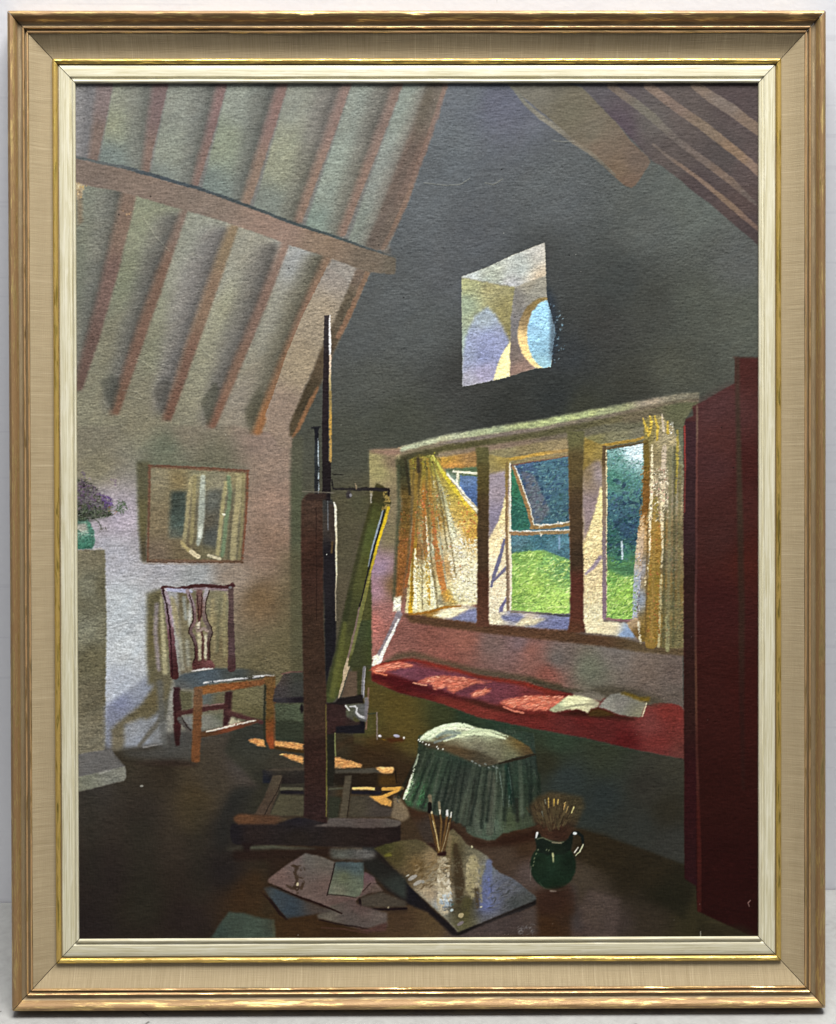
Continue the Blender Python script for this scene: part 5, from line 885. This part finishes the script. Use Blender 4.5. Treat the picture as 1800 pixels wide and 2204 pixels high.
def linen_mat():
    m, nt, p = mat('natural linen wrap')
    uv = nd(nt, 'ShaderNodeUVMap').outputs[0]
    thread = noise(nt, uv, 1, 3, .7, (1500, 26, 1), .15)
    slub = noise(nt, uv, 1, 2, .5, (640, 12, 1), .1, (5, 2, 0))
    weft = noise(nt, uv, 1, 2, .6, (40, 1700, 1))
    age = noise(nt, uv, 1, 4, .5, (5, 60, 1))
    c = mix(nt, ramp(nt, thread, [(.3, 0), (.7, 1)]), (.285, .222, .128), (.42, .34, .212))
    c = mix(nt, ramp(nt, slub, [(.62, 0), (.76, .5)]), c, (.56, .46, .31))
    c = mix(nt, ramp(nt, weft, [(.35, .0), (.8, .22)]), c, (.25, .18, .10))
    c = mix(nt, .35, c, mix(nt, age, (.55, .52, .50), (1.3, 1.3, 1.3)), 'MULTIPLY')
    nt.links.new(c, p.inputs['Base Color']); p.inputs['Roughness'].default_value = .85; p.inputs['Specular IOR Level'].default_value = .2
    h = nd(nt, 'ShaderNodeMath', operation='ADD'); nt.links.new(thread, h.inputs[0]); nt.links.new(weft, h.inputs[1])
    bump(nt, p, h.outputs[0], .5, .0005); return m
M_LINEN = linen_mat()

def ivory_mat():
    m, nt, p = mat('brushed ivory paint')
    uv = nd(nt, 'ShaderNodeUVMap').outputs[0]
    st = noise(nt, uv, 1, 6, .7, (14, 1300, 1), .35)
    bl = noise(nt, uv, 1, 5, .6, (34, 240, 1), .5, (1, 7, 0))
    ck = noise(nt, uv, 1, 4, .7, (60, 900, 1), .8, (9, 3, 0))
    c = mix(nt, ramp(nt, st, [(.36, 0), (.62, 1)]), (.42, .37, .21), (.69, .66, .51))
    c = mix(nt, ramp(nt, bl, [(.50, 0), (.72, .55)]), c, (.74, .715, .60))
    c = mix(nt, ramp(nt, ck, [(.70, 0), (.76, .75)]), c, (.16, .13, .08))
    nt.links.new(c, p.inputs['Base Color']); p.inputs['Roughness'].default_value = .42; p.inputs['Specular IOR Level'].default_value = .4
    bump(nt, p, st, .3, .0006); return m
M_IVORY = ivory_mat()

m, nt, p = mat('dark frame timber'); p.inputs['Base Color'].default_value = (.05, .03, .02, 1); p.inputs['Roughness'].default_value = .8
M_DARK = m

# ---- frame: four mitred rails of each moulding
root = bpy.data.objects.new('framed_painting', None); COL.objects.link(root)
root.empty_display_size = .1
root.rotation_euler = (0, 0, 0)
root['label'] = 'large oil painting of a sunlit attic studio, in a gilt and linen frame'
root['category'] = 'painting'

def rail(name, side, prof, mats, idx, seg=240, gap=.00040, amp=.00010, label=None, closed=True):
    """prof: (d, z) in mm across the rail, from the outer edge inwards; idx: material of each step"""
    r = np.random.default_rng(abs(hash((name, side))) % 1000 if False else (len(name)*7+side*13))
    horiz = side in (0, 2)
    L = W if horiz else H; kd = MY if horiz else MX; ke = MX if horiz else MY
    n = len(prof); V = []; t = np.linspace(0, 1, seg+1)
    ph = r.uniform(0, 6.28, 6)
    for i in range(n):
        d, z = prof[i]
        a = d*ke+gap; b = L-d*ke-gap
        s = a+(b-a)*t
        wv = amp*(np.sin(s*23+ph[0])+.7*np.sin(s*57+ph[1]+d)+.5*np.sin(s*131+ph[2]+d*2))
        dd = d*kd + (wv*.6 if 2 < d < 58 else 0)
        zz = z/1000. + wv*(.8 if z > -5 else 0)
        for q in range(seg+1):
            de = dd[q] if hasattr(dd, '__len__') else dd
            if side == 0: x, y = -W/2+s[q], H-de       # top
            elif side == 2: x, y = W/2-s[q], de        # bottom
            elif side == 1: x, y = W/2-de, H-s[q]      # right
            else: x, y = -W/2+de, s[q]                 # left
            V.append((x, y, zz[q]))
    V = np.array(V)
    P3 = V[:, 0:1]*np.array([1., 0, 0])+V[:, 1:2]*UP+V[:, 2:3]*OUT
    F, MI, UV = [], [], []
    SP = [d*ke+gap+(L-2*d*ke-2*gap)*t for d, z in prof]
    S1 = seg+1
    cum = [0]
    for i in range(1, n): cum.append(cum[-1]+math.hypot(prof[i][0]-prof[i-1][0], prof[i][1]-prof[i-1][1])/1000.)
    rng = n if closed else n-1
    for i in range(rng):
        j = (i+1) % n
        for q in range(seg):
            F.append((i*S1+q, i*S1+q+1, j*S1+q+1, j*S1+q)); MI.append(idx[i] if i < len(idx) else len(mats)-1)
            v0 = cum[i]; v1 = cum[j] if j else cum[i]+.01; o3 = side*3.1
            UV += [SP[i][q]+o3, v0, SP[i][q+1]+o3, v0, SP[j][q+1]+o3, v1, SP[j][q]+o3, v1]
    if closed:
        F.append(tuple(i*S1 for i in range(n))); MI.append(len(mats)-1); UV += [0, 0]*n
        F.append(tuple(i*S1+seg for i in reversed(range(n)))); MI.append(len(mats)-1); UV += [0, 0]*n
    me = bpy.data.meshes.new(name); me.from_pydata([tuple(v) for v in P3], [], F); me.update()
    lay = me.uv_layers.new(name='UVMap'); lay.data.foreach_set('uv', np.array(UV, np.float32))
    me.polygons.foreach_set('material_index', np.array(MI, np.int32))
    me.polygons.foreach_set('use_smooth', np.array([len(f) == 4 for f in F], bool))
    o = link(name, me, mats, root)
    me.update()
    import bmesh
    bm = bmesh.new(); bm.from_mesh(me); bmesh.ops.recalc_face_normals(bm, faces=bm.faces)
    for e in bm.edges:
        if len(e.link_faces) == 2 and e.calc_face_angle(0) > .62: e.smooth = False
    bm.to_mesh(me); bm.free()
    return o

outer = [(0,-12),(0,7.5),(.25,10.8),(1.1,13.8),(2.5,15.9),(4.2,16.8),(5.9,16.4),(7.4,15.0),(8.7,13.1),(9.4,11.6),
         (10.2,10.8),(11.4,10.2),(12.8,10.3),(13.8,11.0),(14.1,12.3),(14.7,12.7),(15.3,12.2),(15.6,10.9),(15.9,9.3),(17.0,9.1),(17.3,10.9),(17.9,11.5),(18.6,11.2),(19.1,10.2),(19.2,-12)]
oi = [0]*9+[1]*4+[2]*4+[1]*3+[2]*3+[3]*3
linenp = [(19.26,-8),(19.26,10.2),(20.2,9.7),(22.5,8.3),(25.5,6.5),(28.5,4.9),(31.5,3.6),(34.5,2.75),(37,2.3),(38.6,2.1),(38.6,-8)]
fillet = [(38.68,-6),(38.68,4.0),(39.1,4.9),(39.9,5.5),(41,5.7),(42.1,5.3),(43,4.2),(43.3,3.0),(44.3,2.8),(44.45,-6)]
slip = [(44.5,-6),(44.5,3.7),(45.0,4.0),(49.5,4.2),(53.9,4.3),(54.3,3.5),(55.1,2.9),(56.2,2.9),(56.8,3.7),(57.3,4.8),(58.3,5.2),(59.2,4.7),(59.5,3.8),(59.5,2.5),(57.4,2.4),(57.2,-6)]
for side in range(4):
    rail('gilt_moulding', side, outer, [M_GOLD, M_COVE, M_LINE, M_DARK], oi)
for side in range(4):
    rail('linen_panel', side, linenp, [M_LINEN, M_DARK], [1]+[0]*8+[1]*2)
for side in range(4):
    rail('gold_fillet', side, fillet, [M_FILLET, M_COVE, M_DARK], [2]+[0]*6+[1]+[2]*2)
for side in range(4):
    rail('ivory_slip', side, slip, [M_IVORY, M_DARK], [1]+[0]*12+[1]*3)
# back board closes the frame behind the canvas
def board(name, x0, x1, y0, y1, z0, z1, m):
    c = [np.array([x, 0, 0])+y*UP+z*OUT for z in (z0, z1) for y in (y0, y1) for x in (x0, x1)]
    me = bpy.data.meshes.new(name)
    me.from_pydata([tuple(v) for v in c], [], [(0,1,3,2),(4,6,7,5),(0,4,5,1),(2,3,7,6),(0,2,6,4),(1,5,7,3)]); me.update()
    return link(name, me, [m], root)
board('backing_board', -W/2+.012, W/2-.012, .012, H-.012, -.011, -.0085, M_DARK)

# ---- canvas: a fine sheet whose relief is the relief of the paint
OC = ((156,173),(1634.5,175),(168,2025.5),(1637,2023))       # corners of the opening in paint-layer units
ax0, ax1 = -W/2+.0583, W/2-.0583; ay0, ay1 = .0618, H-.0618
e = .0022
NXc, NYc = 1090, 1360
gx = np.linspace(ax0-e, ax1+e, NXc); gy = np.linspace(ay0-e, ay1+e, NYc)
GXm, GYm = np.meshgrid(gx, gy)
u = (GXm-ax0)/(ax1-ax0); v = (ay1-GYm)/(ay1-ay0)
def bil(k): return (OC[0][k]*(1-u)+OC[1][k]*u)*(1-v)+(OC[2][k]*(1-u)+OC[3][k]*u)*v
px = np.clip(bil(0)-X0-.5, 0, PW-1.001); py = np.clip(bil(1)-Y0-.5, 0, PH-1.001)
ix = px.astype(int); iy = py.astype(int); fx = px-ix; fy = py-iy
def samp(A):
    if A.ndim == 3: f1, f2 = fx[..., None], fy[..., None]
    else: f1, f2 = fx, fy
    return (A[iy, ix]*(1-f1)+A[iy, ix+1]*f1)*(1-f2)+(A[iy+1, ix]*(1-f1)+A[iy+1, ix+1]*f1)*f2
ALB = lin(samp(IMG))*PAINT_GAIN  # pigment tones, with the surface glare kept in the colour
ALB = np.clip(ALB, .0015, .9)
HZ = samp(HGT)*RELIEF
Z = .0022+HZ
P3 = GXm[..., None]*np.array([1., 0, 0])+GYm[..., None]*UP+Z[..., None]*OUT
nv = NXc*NYc; nf = (NXc-1)*(NYc-1)
me = bpy.data.meshes.new('painted_canvas')
me.vertices.add(nv); me.vertices.foreach_set('co', P3.reshape(-1).astype(np.float32))
base = (np.arange(NYc-1)[:, None]*NXc+np.arange(NXc-1)[None, :]).reshape(-1)
LV = np.stack([base, base+1, base+1+NXc, base+NXc], 1).reshape(-1).astype(np.int32)
me.loops.add(nf*4); me.loops.foreach_set('vertex_index', LV)
me.polygons.add(nf); me.polygons.foreach_set('loop_start', (np.arange(nf)*4).astype(np.int32))
me.polygons.foreach_set('use_smooth', np.ones(nf, bool))
me.update(calc_edges=True)
ca = me.color_attributes.new('pigment', 'FLOAT_COLOR', 'POINT')
ca.data.foreach_set('color', np.concatenate([ALB, np.ones(ALB.shape[:2]+(1,))], -1).reshape(-1).astype(np.float32))
m, nt, p = mat('oil paint on canvas')
at = nd(nt, 'ShaderNodeAttribute', attribute_name='pigment')
tc = nd(nt, 'ShaderNodeTexCoord').outputs['Object']
sep = nd(nt, 'ShaderNodeSeparateXYZ'); nt.links.new(tc, sep.inputs[0])
wv = []
for k, ax in ((0, 'X'), (1, 'Z')):
    mu = nd(nt, 'ShaderNodeMath', operation='MULTIPLY'); nt.links.new(sep.outputs[ax], mu.inputs[0]); mu.inputs[1].default_value = 6.2832/.00125
    sn = nd(nt, 'ShaderNodeMath', operation='SINE'); nt.links.new(mu.outputs[0], sn.inputs[0]); wv.append(sn.outputs[0])
wa = nd(nt, 'ShaderNodeMath', operation='MULTIPLY'); nt.links.new(wv[0], wa.inputs[0]); nt.links.new(wv[1], wa.inputs[1])
gr = noise(nt, tc, 900, 3, .6)
ad = nd(nt, 'ShaderNodeMath', operation='MULTIPLY_ADD'); nt.links.new(gr, ad.inputs[0]); ad.inputs[1].default_value = 1.6; nt.links.new(wa.outputs[0], ad.inputs[2])
bump(nt, p, ad.outputs[0], .22, .00022)
nt.links.new(at.outputs['Color'], p.inputs['Base Color'])
rg = noise(nt, tc, 30, 3, .5)
rr = nd(nt, 'ShaderNodeMapRange'); nt.links.new(rg, rr.inputs[0]); rr.inputs[3].default_value = .42; rr.inputs[4].default_value = .62
nt.links.new(rr.outputs[0], p.inputs['Roughness']); p.inputs['Specular IOR Level'].default_value = .04
cv = link('painted_canvas', me, [m], root)

# ---- wall and floor
def sheet(name, pts, m, label=None):
    me = bpy.data.meshes.new(name); me.from_pydata(pts, [], [tuple(range(len(pts)))]); me.update()
    o = link(name, me, [m]); o['kind'] = 'structure'; return o
# wall line on the floor, through (-.4356,.1936) and (.4434,.2146)
sl = (.2146-.1936)/(.4434+.4356)
def wy(x): return .1936+(x+.4356)*sl
m, nt, p = mat('painted wall')
tc = nd(nt, 'ShaderNodeTexCoord').outputs['Object']
a = noise(nt, tc, 3.2, 4, .5); b = noise(nt, tc, 170, 3, .6); c3 = noise(nt, tc, 46, 4, .65, (1, 1, .35))
col = mix(nt, a, (.66, .67, .71), (.72, .725, .755))
col = mix(nt, ramp(nt, b, [(.3, .10), (.7, 0)]), col, (.5, .5, .56))
col = mix(nt, ramp(nt, c3, [(.70, 0), (.78, .7)]), col, (.30, .30, .33))
ln = noise(nt, tc, 1, 2, .5, (2, 2, 150)); col = mix(nt, ramp(nt, ln, [(.64, 0), (.68, .16)]), col, (.42, .42, .48))
nt.links.new(col, p.inputs['Base Color']); p.inputs['Roughness'].default_value = .6; p.inputs['Specular IOR Level'].default_value = .25
bump(nt, p, b, .25, .0008)
sheet('wall', [(-3, wy(-3), -.9), (3, wy(3), -.9), (3, wy(3), 2.6), (-3, wy(-3), 2.6)], m)
m, nt, p = mat('worn pale painted boards')
tc = nd(nt, 'ShaderNodeTexCoord').outputs['Object']
a = noise(nt, tc, 5, 5, .6); b = noise(nt, tc, 90, 5, .7, (1, 1, 1), .6); c3 = noise(nt, tc, 46, 3, .6, (1, 1, 1), 1.2, (4, 4, 0)); d = noise(nt, tc, 26, 6, .75, (1, 1, 1), 1.5, (8, 2, 0))
col = mix(nt, a, (.31, .31, .30), (.385, .385, .37))
col = mix(nt, ramp(nt, d, [(.42, .35), (.60, 0)]), col, (.22, .215, .21))
col = mix(nt, ramp(nt, b, [(.35, 0), (.6, .3)]), col, (.46, .46, .445))
col = mix(nt, ramp(nt, c3, [(.69, 0), (.74, .85)]), col, (.08, .075, .07))
nt.links.new(col, p.inputs['Base Color']); p.inputs['Roughness'].default_value = .5; p.inputs['Specular IOR Level'].default_value = .3
bump(nt, p, d, .3, .001)
FY = -.24  # unseen front edge cut short to limit light bounced up
pts = [(-.95, FY, FLOOR_Z), (.95, FY, FLOOR_Z), (.95, wy(.95)-.0015, FLOOR_Z), (-.95, wy(-.95)-.0015, FLOOR_Z)]
pts += [(x, y, FLOOR_Z-.035) for x, y, z in pts]
me = bpy.data.meshes.new('table_top'); me.from_pydata(pts, [], [(0,1,2,3),(7,6,5,4),(0,4,5,1),(1,5,6,2),(2,6,7,3),(3,7,4,0)]); me.update()
o = link('table_top', me, [m]); o['kind'] = 'structure'

# ---- light: soft ceiling lamps of the room above and in front, dim room all round
def area(name, loc, target, sx, sy, power, col):
    l = bpy.data.lights.new(name, 'AREA'); l.shape = 'RECTANGLE'; l.size = sx; l.size_y = sy; l.energy = power; l.color = col
    o = bpy.data.objects.new(name, l); COL.objects.link(o); o.location = loc
    from mathutils import Vector
    o.rotation_euler = (Vector(target)-Vector(loc)).to_track_quat('-Z', 'Y').to_euler(); return o
for args in LAMPS: area(*args)
w = bpy.data.worlds.new('World'); scn.world = w; w.use_nodes = True
bg = w.node_tree.nodes['Background']; bg.inputs[0].default_value = WORLD[0]; bg.inputs[1].default_value = WORLD[1]

# ---- camera (solved from the corners of the frame)
cam = bpy.data.cameras.new('camera'); co = bpy.data.objects.new('camera', cam); COL.objects.link(co)
co.location = (-.0062, -1.078, .6937); co.rotation_mode = 'XYZ'; co.rotation_euler = (1.353, .0011, -.0054)
cam.sensor_fit = 'VERTICAL'; cam.angle = math.radians(42); cam.clip_end = 50; cam.clip_start = .01
scn.camera = co
scn.view_settings.view_transform = 'Standard'; scn.view_settings.look = 'None'
scn.view_settings.exposure = 0; scn.view_settings.gamma = 1; scn.view_settings.use_curve_mapping = False
